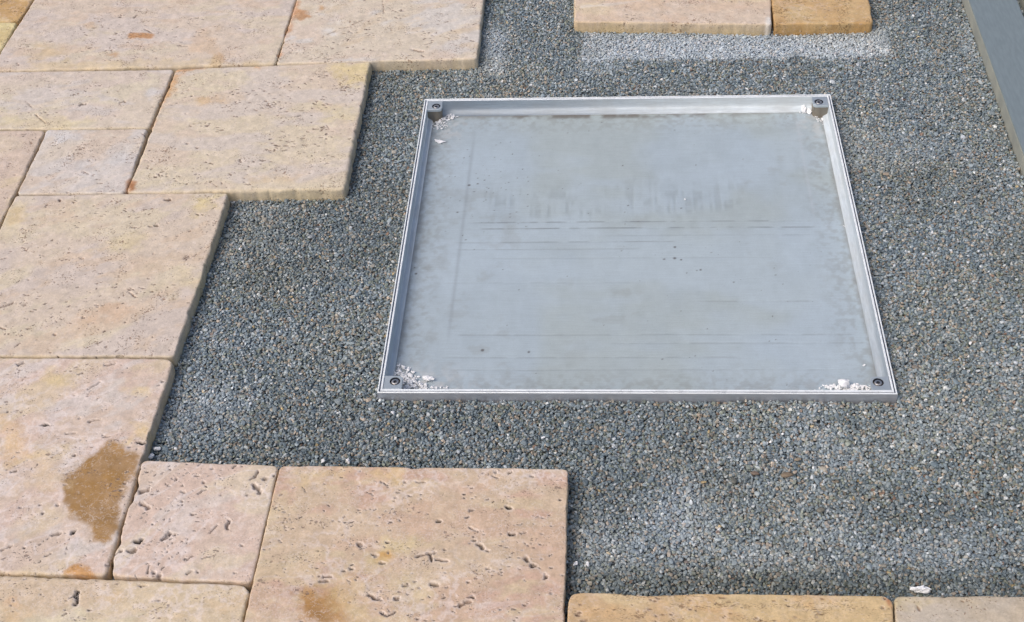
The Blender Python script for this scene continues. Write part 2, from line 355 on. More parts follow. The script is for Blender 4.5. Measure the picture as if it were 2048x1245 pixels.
SLABS = [{'kw': {'bed': 0.0, 'chips': [], 'net': 0.15, 'npit': 15, 'pal': [(197, 167, 119), (192, 159, 110), (204, 179, 131), (189, 157, 112)], 'pit_dirt_shade': (112, 74, 50), 'pitlen': (0.003, 0.009), 'pitw': 0.95, 'res': 0.0021}, 'label': 'golden slab cut off by the top left corner', 'm': 'g', 'q': [(-1.544, 2.8219), (-1.2514, 2.8104), (-1.2583, 2.4659), (-1.5294, 2.4697)]},
 {'kw': {'bed': 0.0, 'chips': [], 'net': 0.15, 'npit': 15, 'pal': [(213, 200, 152), (207, 191, 147), (212, 197, 158), (204, 185, 135)], 'pit_dirt_shade': (112, 74, 50), 'pitlen': (0.003, 0.009), 'pitw': 0.95, 'res': 0.0021}, 'label': 'pale yellow slab sliver at the left edge below the golden one', 'm': 'f', 'q': [(-1.5286, 2.4676), (-1.2587, 2.4639), (-1.2626, 2.2712), (-1.5484, 2.2705)]},
 {'kw': {'bed': 0.05,
         'chips': [],
         'net': 0.15,
         'npit': 150,
         'pal': [(205, 191, 175), (206, 194, 174), (202, 191, 182), (203, 184, 164)],
         'pit_dirt_shade': (112, 74, 50),
         'pitlen': (0.003, 0.009),
         'pits': [(-0.9995, 2.487, -1.0064, 2.4708, 0.00172, 0.00284, 0.8), (-0.97, 2.4273, -0.9505, 2.4108, 0.00138, 0.00239, 0.8), (-0.7708, 2.4883, -0.7675, 2.4882, 0.00172, 0.00284, 0.7), (-0.881, 2.36, -0.843, 2.3533, 0.0012, 0.00217, 0.6), (-0.9364, 2.5141, -0.933, 2.514, 0.00138, 0.00239, 0.8), (-1.0443, 2.5154, -1.0409, 2.5153, 0.00172, 0.00284, 0.7),
                  (-1.0591, 2.5326, -1.0556, 2.5325, 0.00138, 0.00239, 0.8), (-0.8683, 2.4667, -0.8616, 2.4665, 0.00103, 0.00194, 0.8), (-1.0105, 2.506, -1.0071, 2.5059, 0.00138, 0.00239, 0.6), (-1.0144, 2.3655, -1.0111, 2.3654, 0.00103, 0.00194, 0.6), (-1.0841, 2.3442, -1.0809, 2.3441, 0.00103, 0.00194, 0.6), (-0.7446, 2.4269, -0.7413, 2.4268, 0.00138, 0.00239, 0.5),
                  (-0.7191, 2.3386, -0.7159, 2.3385, 0.00172, 0.00284, 0.5), (-0.9267, 2.3382, -0.9235, 2.3381, 0.00172, 0.00284, 0.5), (-0.9587, 2.3295, -0.9555, 2.3294, 0.00103, 0.00194, 0.6)],
         'pitw': 1.1,
         'res': 0.0021,
         'sidecol': (206, 191, 154),
         'stains': [([(-0.9946, 2.4081), (-0.9713, 2.4154), (-0.9474, 2.4068), (-0.9451, 2.389), (-0.99, 2.3902)], (184, 138, 92), 0.005, 0.9), ([(-1.1077, 2.4513), (-1.0887, 2.4549), (-1.0869, 2.4366), (-1.1064, 2.4392)], (199, 172, 140), 0.008, 0.6), ([(-0.7957, 2.3065), (-0.7837, 2.3251), (-0.7639, 2.3058), (-0.7527, 2.2869), (-0.7913, 2.286)], (195, 165, 130), 0.006, 0.8),
                    ([(-1.1825, 2.3699), (-1.1525, 2.3789), (-1.1294, 2.3205), (-1.1765, 2.316)], (206, 184, 144), 0.02, 0.5), ([(-1.0305, 2.3313), (-1.0089, 2.3308), (-1.0085, 2.3213), (-1.0278, 2.3218)], (190, 140, 84), 0.008, 0.7), ([(-1.1831, 2.3029), (-0.8222, 2.3072), (-0.6721, 2.2923), (-0.6701, 2.2812), (-1.173, 2.271)], (206, 188, 152), 0.012, 0.6),
                    ([(-0.8654, 2.381), (-0.8032, 2.4186), (-0.7976, 2.3406), (-0.849, 2.3324)], (207, 180, 149), 0.02, 0.5)],
         'wear': 1.4},
  'label': 'long pinkish slab at the top left with an oval rust stain',
  'm': 'f',
  'q': [(-1.2514, 2.8104), (-0.6561, 2.7869), (-0.6593, 2.2846), (-1.2626, 2.2712)]},
 {'kw': {'bed': 0.45,
         'chips': [],
         'net': 0.15,
         'npit': 170,
         'pal': [(207, 196, 178), (206, 192, 176), (206, 201, 194), (204, 188, 164)],
         'pit_dirt_shade': (112, 74, 50),
         'pitlen': (0.003, 0.009),
         'pits': [(-0.5692, 2.3924, -0.5514, 2.4095, 0.0012, 0.00217, 0.6), (-0.5439, 2.4172, -0.5232, 2.4226, 0.00138, 0.00239, 0.6), (-0.52, 2.4304, -0.4988, 2.4498, 0.0012, 0.00217, 0.6), (-0.3825, 2.3318, -0.3588, 2.3236, 0.0031, 0.00462, 0.7), (-0.3515, 2.3404, -0.3484, 2.3403, 0.00155, 0.00261, 0.9), (-0.3848, 2.3094, -0.3817, 2.3093, 0.00189, 0.00306, 0.9),
                  (-0.3594, 2.3087, -0.3529, 2.3048, 0.00172, 0.00284, 0.8), (-0.466, 2.5286, -0.4567, 2.4768, 0.00086, 0.00172, 0.5), (-0.2767, 2.3843, -0.2735, 2.3842, 0.00138, 0.00239, 0.9), (-0.3364, 2.443, -0.3332, 2.4429, 0.00138, 0.00239, 0.9), (-0.344, 2.3842, -0.3408, 2.3842, 0.00138, 0.00239, 0.7), (-0.3374, 2.4291, -0.3341, 2.429, 0.00103, 0.00194, 0.7),
                  (-0.3559, 2.3481, -0.3423, 2.3592, 0.00138, 0.00239, 0.6), (-0.2609, 2.4229, -0.253, 2.4326, 0.00103, 0.00194, 0.6), (-0.5248, 2.3036, -0.5159, 2.3145, 0.00103, 0.00194, 0.5), (-0.4131, 2.3119, -0.41, 2.3119, 0.00103, 0.00194, 0.7)],
         'pitw': 1.15,
         'res': 0.0021,
         'sidecol': (204, 188, 151),
         'stains': [([(-0.6492, 2.4949), (-0.6287, 2.4902), (-0.616, 2.4653), (-0.6359, 2.4538), (-0.6467, 2.4662)], (186, 138, 92), 0.006, 0.85), ([(-0.6702, 2.4956), (-0.6606, 2.5369), (-0.6477, 2.526), (-0.6529, 2.3752), (-0.6557, 2.3181), (-0.6633, 2.3371)], (194, 144, 102), 0.007, 0.7), ([(-0.6016, 2.5141), (-0.5835, 2.5032), (-0.5862, 2.4848), (-0.6029, 2.4935)], (186, 140, 84), 0.008, 0.6),
                    ([(-0.5754, 2.4122), (-0.5459, 2.4311), (-0.5558, 2.3881)], (211, 212, 212), 0.014, 0.6), ([(-0.4391, 2.2556), (-0.3277, 2.2656), (-0.33, 2.2913), (-0.4426, 2.2849)], (199, 177, 133), 0.006, 0.3)]},
  'label': 'pale slab with slanting brown pits and rusty left edge at top centre',
  'm': 'f',
  'q': [(-0.6561, 2.7869), (-0.2442, 2.7777), (-0.2429, 2.2928), (-0.6593, 2.2846)]},
 {'kw': {'bed': 0.0,
         'chips': [],
         'net': 0.15,
         'npit': 30,
         'pal': [(206, 194, 177), (204, 191, 178), (207, 197, 176), (202, 195, 189)],
         'pit_dirt_shade': (112, 74, 50),
         'pitlen': (0.003, 0.009),
         'pits': [(-1.0309, 2.1464, -1.0211, 2.1479, 0.0031, 0.00462, 1.0), (-0.9511, 2.1534, -0.9428, 2.1567, 0.00275, 0.00418, 0.7), (-0.9504, 2.1073, -0.9474, 2.1072, 0.00138, 0.00239, 0.8), (-1.1473, 2.1609, -1.1272, 2.1397, 0.00086, 0.00172, 0.5), (-1.1135, 2.1154, -1.0826, 2.0846, 0.0012, 0.00217, 0.5), (-1.0962, 2.1879, -1.0931, 2.1878, 0.00103, 0.00194, 0.5),
                  (-1.1148, 2.0668, -1.1117, 2.0668, 0.00138, 0.00239, 0.6), (-0.9147, 2.2053, -0.9116, 2.2052, 0.00103, 0.00194, 0.5), (-0.8812, 2.1366, -0.8781, 2.1365, 0.00103, 0.00194, 0.5)],
         'pitw': 0.95,
         'res': 0.0021,
         'sidecol': (206, 193, 156),
         'stains': [([(-1.1876, 2.1237), (-1.0898, 2.1048), (-0.9834, 2.0861), (-1.0487, 2.069), (-1.1701, 2.0711)], (211, 197, 156), 0.016, 0.5), ([(-0.9087, 2.1875), (-0.8902, 2.1959), (-0.8918, 2.1609)], (206, 208, 211), 0.012, 0.5)]},
  'label': 'narrow slab at the left edge with one small square dark hole',
  'm': 'f',
  'q': [(-1.3008, 2.2703), (-0.8677, 2.2712), (-0.8702, 2.0659), (-1.3001, 2.0667)]},
 {'kw': {'bed': 0.1,
         'chips': [(-0.8637, 2.0559, 0.006, 0.002)],
         'net': 0.15,
         'npit': 190,
         'pal': [(207, 195, 173), (206, 191, 173), (203, 193, 182), (209, 198, 173)],
         'pit_dirt_shade': (112, 74, 50),
         'pitlen': (0.003, 0.009),
         'pits': [(-0.7836, 2.0142, -0.7807, 2.0141, 0.00206, 0.00328, 0.7), (-0.7622, 2.0011, -0.7593, 2.0011, 0.00172, 0.00284, 0.7), (-0.7973, 1.9122, -0.7945, 1.9121, 0.00172, 0.00284, 0.7), (-0.778, 1.8984, -0.7752, 1.8984, 0.00206, 0.00328, 0.8), (-0.7552, 2.2557, -0.7521, 2.2556, 0.00172, 0.00284, 0.8), (-0.832, 2.1823, -0.829, 2.1823, 0.00172, 0.00284, 0.9),
                  (-0.6572, 2.151, -0.6542, 2.1509, 0.00206, 0.00328, 0.7), (-0.5223, 2.0696, -0.512, 2.0531, 0.00086, 0.00172, 0.5), (-0.6737, 2.124, -0.6668, 2.1188, 0.0012, 0.00217, 0.6), (-0.7124, 1.8931, -0.6952, 1.8782, 0.00069, 0.00149, 0.5), (-0.6199, 1.9895, -0.617, 1.9894, 0.00172, 0.00284, 0.6), (-0.6081, 1.9987, -0.6052, 1.9987, 0.00138, 0.00239, 0.6),
                  (-0.6118, 1.9552, -0.609, 1.9552, 0.00138, 0.00239, 0.7), (-0.8598, 2.1742, -0.8567, 2.1741, 0.00138, 0.00239, 0.8), (-0.8442, 2.1773, -0.8411, 2.1773, 0.00138, 0.00239, 0.6), (-0.8236, 2.1945, -0.8205, 2.1944, 0.00138, 0.00239, 0.6), (-0.7973, 2.2152, -0.7942, 2.2151, 0.00138, 0.00239, 0.6), (-0.7565, 2.2466, -0.7533, 2.2466, 0.00138, 0.00239, 0.8),
                  (-0.8097, 2.1114, -0.8067, 2.1113, 0.00138, 0.00239, 0.7), (-0.5802, 2.0921, -0.5773, 2.092, 0.00138, 0.00239, 0.5), (-0.506, 2.0481, -0.5031, 2.0481, 0.00172, 0.00284, 0.6), (-0.4943, 2.1979, -0.4913, 2.1979, 0.00138, 0.00239, 0.6), (-0.5946, 1.9036, -0.5881, 1.9094, 0.00103, 0.00194, 0.6), (-0.8693, 2.2492, -0.8662, 2.2492, 0.00172, 0.00284, 0.5)],
         'pitw': 1.25,
         'res': 0.0021,
         'sidecol': (206, 188, 146),
         'stains': [([(-0.8606, 1.8654), (-0.8629, 1.8995), (-0.8526, 1.8964), (-0.8465, 1.8726)], (168, 116, 74), 0.005, 0.95), ([(-0.8689, 2.2584), (-0.851, 2.2488), (-0.859, 2.1516), (-0.8691, 2.1432)], (200, 150, 92), 0.009, 0.7), ([(-0.8731, 2.1347), (-0.863, 2.1345), (-0.8681, 1.9949), (-0.8715, 1.9328), (-0.8772, 1.9253), (-0.8724, 2.043)], (199, 165, 133), 0.006, 0.8),
                    ([(-0.7966, 2.1676), (-0.7576, 2.1755), (-0.742, 2.1492), (-0.785, 2.1381)], (206, 174, 128), 0.012, 0.6), ([(-0.545, 2.2782), (-0.4678, 2.28), (-0.4645, 2.2132), (-0.5039, 2.2052)], (211, 194, 144), 0.016, 0.7), ([(-0.8658, 2.2766), (-0.795, 2.2786), (-0.8132, 2.2662), (-0.8596, 2.2636)], (196, 142, 84), 0.005, 0.6),
                    ([(-0.5429, 2.1282), (-0.4782, 2.127), (-0.4775, 2.0852), (-0.5267, 2.0861)], (210, 197, 152), 0.016, 0.4), ([(-0.6402, 1.9071), (-0.5471, 1.9104), (-0.553, 1.8897), (-0.6271, 1.8877)], (209, 183, 141), 0.012, 0.4), ([(-0.7043, 2.2857), (-0.6917, 2.2854), (-0.6904, 2.267), (-0.7008, 2.2672)], (206, 156, 100), 0.006, 0.6)],
         'wear': 1.4},
  'label': 'square cream slab jutting into the gravel left of the cover, second step',
  'm': 'f',
  'q': [(-0.8671, 2.273), (-0.4609, 2.2908), (-0.4577, 1.871), (-0.864, 1.864)]},
 {'kw': {'bed': 0.5,
         'chips': [(-0.8682, 2.0462, 0.008, 0.004), (-0.8638, 1.8669, 0.006, 0.004)],
         'net': 0.15,
         'npit': 22,
         'pal': [(205, 194, 179), (203, 196, 189), (205, 190, 174), (202, 197, 193)],
         'pit_dirt_shade': (112, 74, 50),
         'pitlen': (0.003, 0.009),
         'pits': [(-0.9617, 1.9618, -0.9588, 1.9617, 0.00138, 0.00239, 0.9), (-0.9602, 1.9279, -0.9498, 1.9217, 0.00138, 0.00239, 0.6), (-0.9423, 1.9171, -0.9394, 1.917, 0.00138, 0.00239, 0.6), (-0.9269, 1.8943, -0.9236, 1.8928, 0.00138, 0.00239, 0.6), (-0.9753, 1.8667, -0.9725, 1.8667, 0.00172, 0.00284, 0.7), (-0.8782, 2.0464, -0.871, 2.0414, 0.00138, 0.00239, 0.5),
                  (-0.9323, 2.0359, -0.9293, 2.0359, 0.00103, 0.00194, 0.6), (-0.9794, 1.9966, -0.9764, 1.9965, 0.00103, 0.00194, 0.6)],
         'pitw': 0.95,
         'res': 0.0021,
         'sidecol': (204, 191, 163),
         'stains': [([(-1.0643, 2.0544), (-0.9855, 2.058), (-0.9858, 2.0417), (-1.0469, 2.0136)], (206, 208, 211), 0.012, 0.5), ([(-0.9592, 1.9649), (-0.9057, 2.0193), (-0.8919, 1.9484), (-0.9579, 1.9264)], (207, 208, 209), 0.02, 0.4), ([(-0.8695, 1.8996), (-0.8638, 1.9251), (-0.854, 1.8653), (-0.8653, 1.8655)], (176, 122, 66), 0.004, 0.7)]},
  'label': 'small square pale slab wedged left of the square cream slab',
  'm': 'f',
  'q': [(-1.0744, 2.0645), (-0.8708, 2.0642), (-0.864, 1.864), (-1.0688, 1.8619)]},
 {'kw': {'bed': 0.4,
         'chips': [],
         'net': 0.15,
         'npit': 40,
         'pal': [(202, 185, 169), (204, 189, 170), (201, 184, 170), (205, 189, 159)],
         'pit_dirt_shade': (112, 74, 50),
         'pitlen': (0.003, 0.009),
         'pits': [(-1.0734, 1.8, -1.0706, 1.7999, 0.00138, 0.00239, 0.9), (-1.073, 1.951, -1.07, 1.9509, 0.00103, 0.00194, 0.6), (-1.0662, 1.9979, -1.0632, 1.9979, 0.00103, 0.00194, 0.6), (-1.0922, 1.9205, -1.0893, 1.9205, 0.00103, 0.00194, 0.5), (-1.1276, 1.9989, -1.1247, 1.9988, 0.00103, 0.00194, 0.5)],
         'pitw': 0.95,
         'res': 0.0021,
         'sidecol': (197, 174, 137)},
  'label': 'pinkish brown slab at the left edge beside the small square pale slab',
  'm': 'f',
  'q': [(-1.3091, 2.0636), (-1.0749, 2.0628), (-1.0682, 1.6091), (-1.3047, 1.6037)]},
 {'kw': {'bed': 0.5,
         'chips': [],
         'net': 0.15,
         'npit': 120,
         'pal': [(205, 191, 174), (201, 189, 178), (207, 195, 172), (204, 185, 163)],
         'pit_dirt_shade': (112, 74, 50),
         'pitlen': (0.003, 0.009),
         'pits': [(-0.9843, 1.8449, -0.9792, 1.8434, 0.00241, 0.00373, 0.7), (-0.7868, 1.8428, -0.7775, 1.8427, 0.00275, 0.00418, 0.8), (-0.7185, 1.8022, -0.7142, 1.7994, 0.00172, 0.00284, 0.9), (-0.7081, 1.8007, -0.7054, 1.8007, 0.00172, 0.00284, 0.9), (-0.8282, 1.7656, -0.8172, 1.7655, 0.00155, 0.00261, 0.8), (-0.7973, 1.7695, -0.7925, 1.7681, 0.00241, 0.00373, 0.8),
                  (-0.7868, 1.7708, -0.7801, 1.7693, 0.00241, 0.00373, 0.9), (-0.7661, 1.7775, -0.7634, 1.7775, 0.00138, 0.00239, 0.6), (-0.7855, 1.5944, -0.7741, 1.5833, 0.00172, 0.00284, 0.4), (-0.8505, 1.5339, -0.848, 1.5339, 0.00155, 0.00261, 0.9), (-0.9986, 1.5582, -0.9797, 1.5716, 0.00172, 0.00284, 0.7), (-0.8871, 1.4951, -0.8846, 1.4951, 0.00241, 0.00373, 0.5),
                  (-1.0396, 1.681, -1.0288, 1.6862, 0.00138, 0.00239, 0.6), (-0.8333, 1.5603, -0.8308, 1.5603, 0.00138, 0.00239, 0.9), (-0.8932, 1.6827, -0.8906, 1.6827, 0.00241, 0.00373, 0.4), (-0.771, 1.6938, -0.7683, 1.6938, 0.00172, 0.00284, 0.4), (-0.764, 1.6305, -0.7614, 1.6305, 0.00138, 0.00239, 0.9), (-0.9277, 1.7678, -0.925, 1.7678, 0.00138, 0.00239, 0.8),
                  (-0.7405, 1.7417, -0.7378, 1.7416, 0.00138, 0.00239, 0.7), (-1.0174, 1.7329, -1.0147, 1.7329, 0.00103, 0.00194, 0.5), (-0.9747, 1.6277, -0.9721, 1.6277, 0.00138, 0.00239, 0.7), (-0.965, 1.6897, -0.9623, 1.6897, 0.00103, 0.00194, 0.6), (-0.7767, 1.5231, -0.7742, 1.5231, 0.00138, 0.00239, 0.8), (-0.7268, 1.577, -0.7242, 1.577, 0.00138, 0.00239, 0.5),
                  (-0.983, 1.5116, -0.9726, 1.5057, 0.00206, 0.00328, 0.6)],
         'pitw': 1.0,
         'res': 0.0016,
         'sidecol': (199, 184, 131),
         'stains': [([(-0.7371, 1.8567), (-0.6865, 1.8591), (-0.6885, 1.8245), (-0.7289, 1.7995)], (210, 193, 142), 0.012, 0.7), ([(-1.0664, 1.817), (-1.0453, 1.8239), (-1.0316, 1.7813), (-1.0524, 1.7745)], (202, 164, 100), 0.01, 0.5), ([(-0.8527, 1.7317), (-0.8048, 1.7381), (-0.8008, 1.7046), (-0.841, 1.7048)], (207, 193, 156), 0.016, 0.6),
                    ([(-0.8614, 1.5292), (-0.7982, 1.5772), (-0.7763, 1.5589), (-0.8445, 1.4998)], (204, 172, 141), 0.02, 0.5), ([(-1.0854, 1.846), (-1.0418, 1.8572), (-1.025, 1.7466), (-1.0571, 1.7332)], (211, 200, 165), 0.014, 0.5), ([(-0.7331, 1.6266), (-0.6956, 1.6518), (-0.6784, 1.6139), (-0.7242, 1.5892)], (210, 195, 159), 0.02, 0.5)]},
  'label': 'square pinkish slab with cream right flank and yellow upper right corner',
  'm': 'f',
  'q': [(-1.0703, 1.8605), (-0.6701, 1.8647), (-0.6731, 1.444), (-1.0649, 1.4458)]},
 {'kw': {'bed': 0.6,
         'chips': [(-0.6761, 1.4396, 0.01, 0.003)],
         'net': 0.38,
         'npit': 60,
         'pal': [(203, 185, 169), (206, 189, 164), (205, 184, 170), (204, 197, 191)],
         'pit_dirt_shade': (98, 84, 80),
         'pitlen': (0.002, 0.0055),
         'pits': [(-0.9252, 1.4248, -0.9205, 1.4281, 0.00344, 0.00507, 0.5), (-0.8213, 1.4052, -0.813, 1.4074, 0.00172, 0.00284, 0.7), (-0.7814, 1.425, -0.7668, 1.4284, 0.00172, 0.00284, 0.6), (-0.7804, 1.389, -0.7951, 1.3729, 0.00138, 0.00239, 0.5), (-0.7947, 1.3729, -0.7923, 1.3729, 0.00138, 0.00239, 0.8), (-0.8432, 1.3, -0.837, 1.3, 0.00275, 0.00418, 1.0),
                  (-0.7735, 1.3075, -0.7587, 1.3106, 0.00241, 0.00373, 0.4), (-0.8024, 1.2811, -0.7898, 1.2832, 0.00206, 0.00328, 0.4), (-0.7448, 1.2745, -0.7369, 1.2765, 0.00241, 0.00373, 0.4), (-0.6875, 1.264, -0.6791, 1.2641, 0.00206, 0.00328, 1.0), (-0.7781, 1.239, -0.7759, 1.2391, 0.00206, 0.00328, 0.6), (-0.8641, 1.2058, -0.8578, 1.2097, 0.00138, 0.00239, 0.7),
                  (-0.7764, 1.1447, -0.7742, 1.1448, 0.00206, 0.00328, 0.6), (-0.7669, 1.0953, -0.7569, 1.098, 0.00344, 0.00507, 0.5), (-0.7404, 1.0973, -0.7383, 1.0974, 0.0031, 0.00462, 1.0), (-0.8325, 1.0679, -0.8204, 1.0748, 0.00206, 0.00328, 0.6), (-0.7667, 1.0568, -0.762, 1.0603, 0.00172, 0.00284, 0.8), (-0.6895, 1.1747, -0.6873, 1.1747, 0.00206, 0.00328, 0.6),
                  (-0.9359, 1.406, -0.9334, 1.406, 0.00138, 0.00239, 0.8), (-0.6815, 1.3893, -0.6791, 1.3893, 0.00172, 0.00284, 0.9), (-0.6855, 1.3829, -0.6831, 1.3829, 0.00138, 0.00239, 0.7), (-0.8027, 1.1463, -0.8005, 1.1463, 0.00138, 0.00239, 0.6), (-0.801, 1.0717, -0.7989, 1.0717, 0.00138, 0.00239, 0.8), (-0.8803, 1.3192, -0.878, 1.3192, 0.00103, 0.00194, 0.5),
                  (-0.8138, 1.3612, -0.8114, 1.3612, 0.00103, 0.00194, 0.6), (-0.792, 1.3135, -0.7897, 1.3135, 0.00172, 0.00284, 0.5), (-0.8377, 1.3611, -0.8353, 1.3611, 0.00103, 0.00194, 0.5), (-0.7768, 1.1831, -0.7746, 1.1832, 0.00172, 0.00284, 0.5), (-0.6753, 1.0438, -0.6732, 1.0438, 0.00172, 0.00284, 0.5), (-0.7598, 1.0611, -0.7577, 1.0612, 0.00138, 0.00239, 0.6),
                  (-0.8655, 1.2442, -0.8632, 1.2442, 0.00138, 0.00239, 0.6), (-0.688, 1.1858, -0.6858, 1.1858, 0.00206, 0.00328, 0.6), (-0.8308, 1.1415, -0.8286, 1.1415, 0.00138, 0.00239, 0.5)],
         'pitw': 0.95,
         'res': 0.0016,
         'sidecol': (197, 176, 124),
         'stains': [([(-0.7444, 1.2451), (-0.7283, 1.2618), (-0.7033, 1.2483), (-0.678, 1.2446), (-0.6794, 1.1914), (-0.6814, 1.1314), (-0.6807, 1.086), (-0.7065, 1.0857), (-0.721, 1.1115), (-0.7502, 1.1218), (-0.7675, 1.1557), (-0.7827, 1.2018), (-0.7617, 1.2257)], (160, 127, 84), 0.0065, 1.0),
                    ([(-0.729, 1.0307), (-0.7263, 1.0406), (-0.7137, 1.0458), (-0.6977, 1.0394), (-0.6903, 1.0279)], (190, 142, 84), 0.005, 0.9), ([(-0.8689, 1.4149), (-0.8188, 1.3825), (-0.8413, 1.3771), (-0.8768, 1.3877)], (213, 193, 145), 0.012, 0.6), ([(-0.7146, 1.3828), (-0.6814, 1.3776), (-0.6934, 1.3616), (-0.7185, 1.3668)], (213, 193, 145), 0.012, 0.6),
                    ([(-0.9107, 1.3191), (-0.8726, 1.2988), (-0.8606, 1.2491), (-0.8849, 1.2295)], (211, 180, 138), 0.02, 0.6), ([(-0.826, 1.2494), (-0.7859, 1.1924), (-0.7934, 1.1554), (-0.825, 1.1734)], (210, 186, 145), 0.02, 0.5), ([(-0.7088, 1.3048), (-0.6756, 1.2899), (-0.6771, 1.2651), (-0.6974, 1.2699)], (213, 190, 138), 0.012, 0.6),
                    ([(-0.6697, 1.3617), (-0.6553, 1.3513), (-0.6549, 1.3), (-0.661, 1.3)], (176, 116, 52), 0.004, 0.8)],
         'vein': 0.55},
  'label': 'large slab with a big wet looking brown stain on its lower right',
  'm': 'c',
  'q': [(-1.0645, 1.4447), (-0.6734, 1.4418), (-0.671, 1.0266), (-1.0572, 1.0287)]},
 {'kw': {'bed': 0.65,
         'chips': [(-0.6719, 1.1795, 0.012, 0.006), (-0.6704, 1.1566, 0.008, 0.003), (-0.6725, 1.0818, 0.01, 0.004), (-0.6699, 1.0356, 0.014, 0.005)],
         'net': 0.38,
         'npit': 60,
         'pal': [(206, 188, 171), (205, 184, 169), (208, 193, 170), (205, 195, 186)],
         'pit_dirt_shade': (98, 84, 80),
         'pitlen': (0.002, 0.0055),
         'pits': [(-0.6602, 1.1713, -0.6532, 1.176, 0.00344, 0.00507, 0.55), (-0.6534, 1.1505, -0.6415, 1.1407, 0.00344, 0.00507, 0.5), (-0.6444, 1.0838, -0.6372, 1.0865, 0.00344, 0.00507, 1.0), (-0.649, 1.0659, -0.6431, 1.0702, 0.00344, 0.00507, 0.6), (-0.6071, 1.086, -0.6022, 1.0981, 0.0031, 0.00462, 0.55), (-0.6017, 1.099, -0.5915, 1.0982, 0.00275, 0.00418, 0.5),
                  (-0.576, 1.1703, -0.5654, 1.1759, 0.00172, 0.00284, 0.7), (-0.5041, 1.1967, -0.4976, 1.2014, 0.00206, 0.00328, 0.5), (-0.4976, 1.2014, -0.4951, 1.2117, 0.00206, 0.00328, 0.6), (-0.4959, 1.1847, -0.4842, 1.173, 0.00344, 0.00507, 0.5), (-0.5215, 1.1225, -0.5197, 1.1068, 0.00241, 0.00373, 0.5), (-0.5764, 1.1316, -0.5743, 1.1316, 0.00206, 0.00328, 0.8),
                  (-0.4848, 1.1978, -0.4826, 1.1978, 0.00275, 0.00418, 0.6), (-0.5855, 1.2016, -0.5833, 1.2016, 0.00275, 0.00418, 0.6), (-0.5437, 1.0988, -0.5352, 1.1127, 0.0012, 0.00217, 0.7), (-0.6272, 1.2144, -0.625, 1.2144, 0.00172, 0.00284, 0.8), (-0.661, 1.2084, -0.6587, 1.2085, 0.00206, 0.00328, 0.8), (-0.6081, 1.0307, -0.606, 1.0307, 0.00241, 0.00373, 0.7),
                  (-0.5988, 1.0267, -0.5967, 1.0268, 0.00275, 0.00418, 0.7), (-0.5598, 1.0314, -0.5557, 1.0347, 0.00241, 0.00373, 0.6), (-0.6147, 1.0306, -0.6148, 1.0421, 0.0012, 0.00217, 0.8), (-0.6703, 1.113, -0.6681, 1.113, 0.00172, 0.00284, 0.9), (-0.6619, 1.0675, -0.6597, 1.0675, 0.00206, 0.00328, 0.6), (-0.6729, 1.214, -0.6706, 1.214, 0.00206, 0.00328, 0.6),
                  (-0.6013, 1.1829, -0.5991, 1.1829, 0.00138, 0.00239, 0.7), (-0.5978, 1.171, -0.5956, 1.171, 0.00206, 0.00328, 0.5), (-0.6148, 1.1967, -0.6126, 1.1967, 0.00172, 0.00284, 0.5), (-0.5715, 1.1887, -0.5693, 1.1887, 0.00206, 0.00328, 0.6), (-0.5341, 1.217, -0.529, 1.2218, 0.00138, 0.00239, 0.7), (-0.5047, 1.1673, -0.5025, 1.1673, 0.00172, 0.00284, 0.7),
                  (-0.5647, 1.2158, -0.5625, 1.2159, 0.00138, 0.00239, 0.7), (-0.5659, 1.0519, -0.5587, 1.0603, 0.00103, 0.00194, 0.6), (-0.5458, 1.0563, -0.5312, 1.0599, 0.00103, 0.00194, 0.6), (-0.547, 1.0348, -0.5449, 1.0348, 0.00172, 0.00284, 0.6), (-0.5433, 1.1669, -0.5412, 1.167, 0.00138, 0.00239, 0.5), (-0.494, 1.0797, -0.4919, 1.0797, 0.00172, 0.00284, 0.6),
                  (-0.4944, 1.0322, -0.4923, 1.0323, 0.00172, 0.00284, 0.5), (-0.5955, 1.1547, -0.5933, 1.1547, 0.00172, 0.00284, 0.6), (-0.5992, 1.1483, -0.597, 1.1483, 0.00138, 0.00239, 0.5), (-0.6682, 1.0606, -0.6658, 1.0649, 0.00172, 0.00284, 0.7)],
         'pitw': 0.95,
         'res': 0.0016,
         'sidecol': (204, 183, 146),
         'vein': 0.6,
         'wear': 0.8},
  'label': 'small square pink slab with large pits and a chipped left edge',
  'm': 'c',
  'q': [(-0.6731, 1.2312), (-0.466, 1.2232), (-0.4668, 1.0164), (-0.6701, 1.0258)]},
 {'kw': {'bed': 0.1,
         'chips': [(-0.2651, 1.2229, 0.01, 0.003)],
         'net': 0.38,
         'npit': 130,
         'pal': [(197, 172, 149), (200, 180, 155), (195, 166, 147), (203, 186, 155)],
         'pit_dirt_shade': (98, 84, 80),
         'pitlen': (0.002, 0.0055),
         'pits': [(-0.1467, 1.2136, -0.1445, 1.2136, 0.00241, 0.00373, 0.9), (-0.1487, 1.2044, -0.142, 1.2017, 0.00172, 0.00284, 0.8), (-0.1256, 1.2119, -0.1234, 1.212, 0.00206, 0.00328, 0.8), (-0.1254, 1.1478, -0.1233, 1.1478, 0.00275, 0.00418, 1.0), (-0.1807, 1.1437, -0.175, 1.1438, 0.00206, 0.00328, 0.8), (-0.2218, 1.124, -0.2197, 1.1241, 0.00275, 0.00418, 0.9),
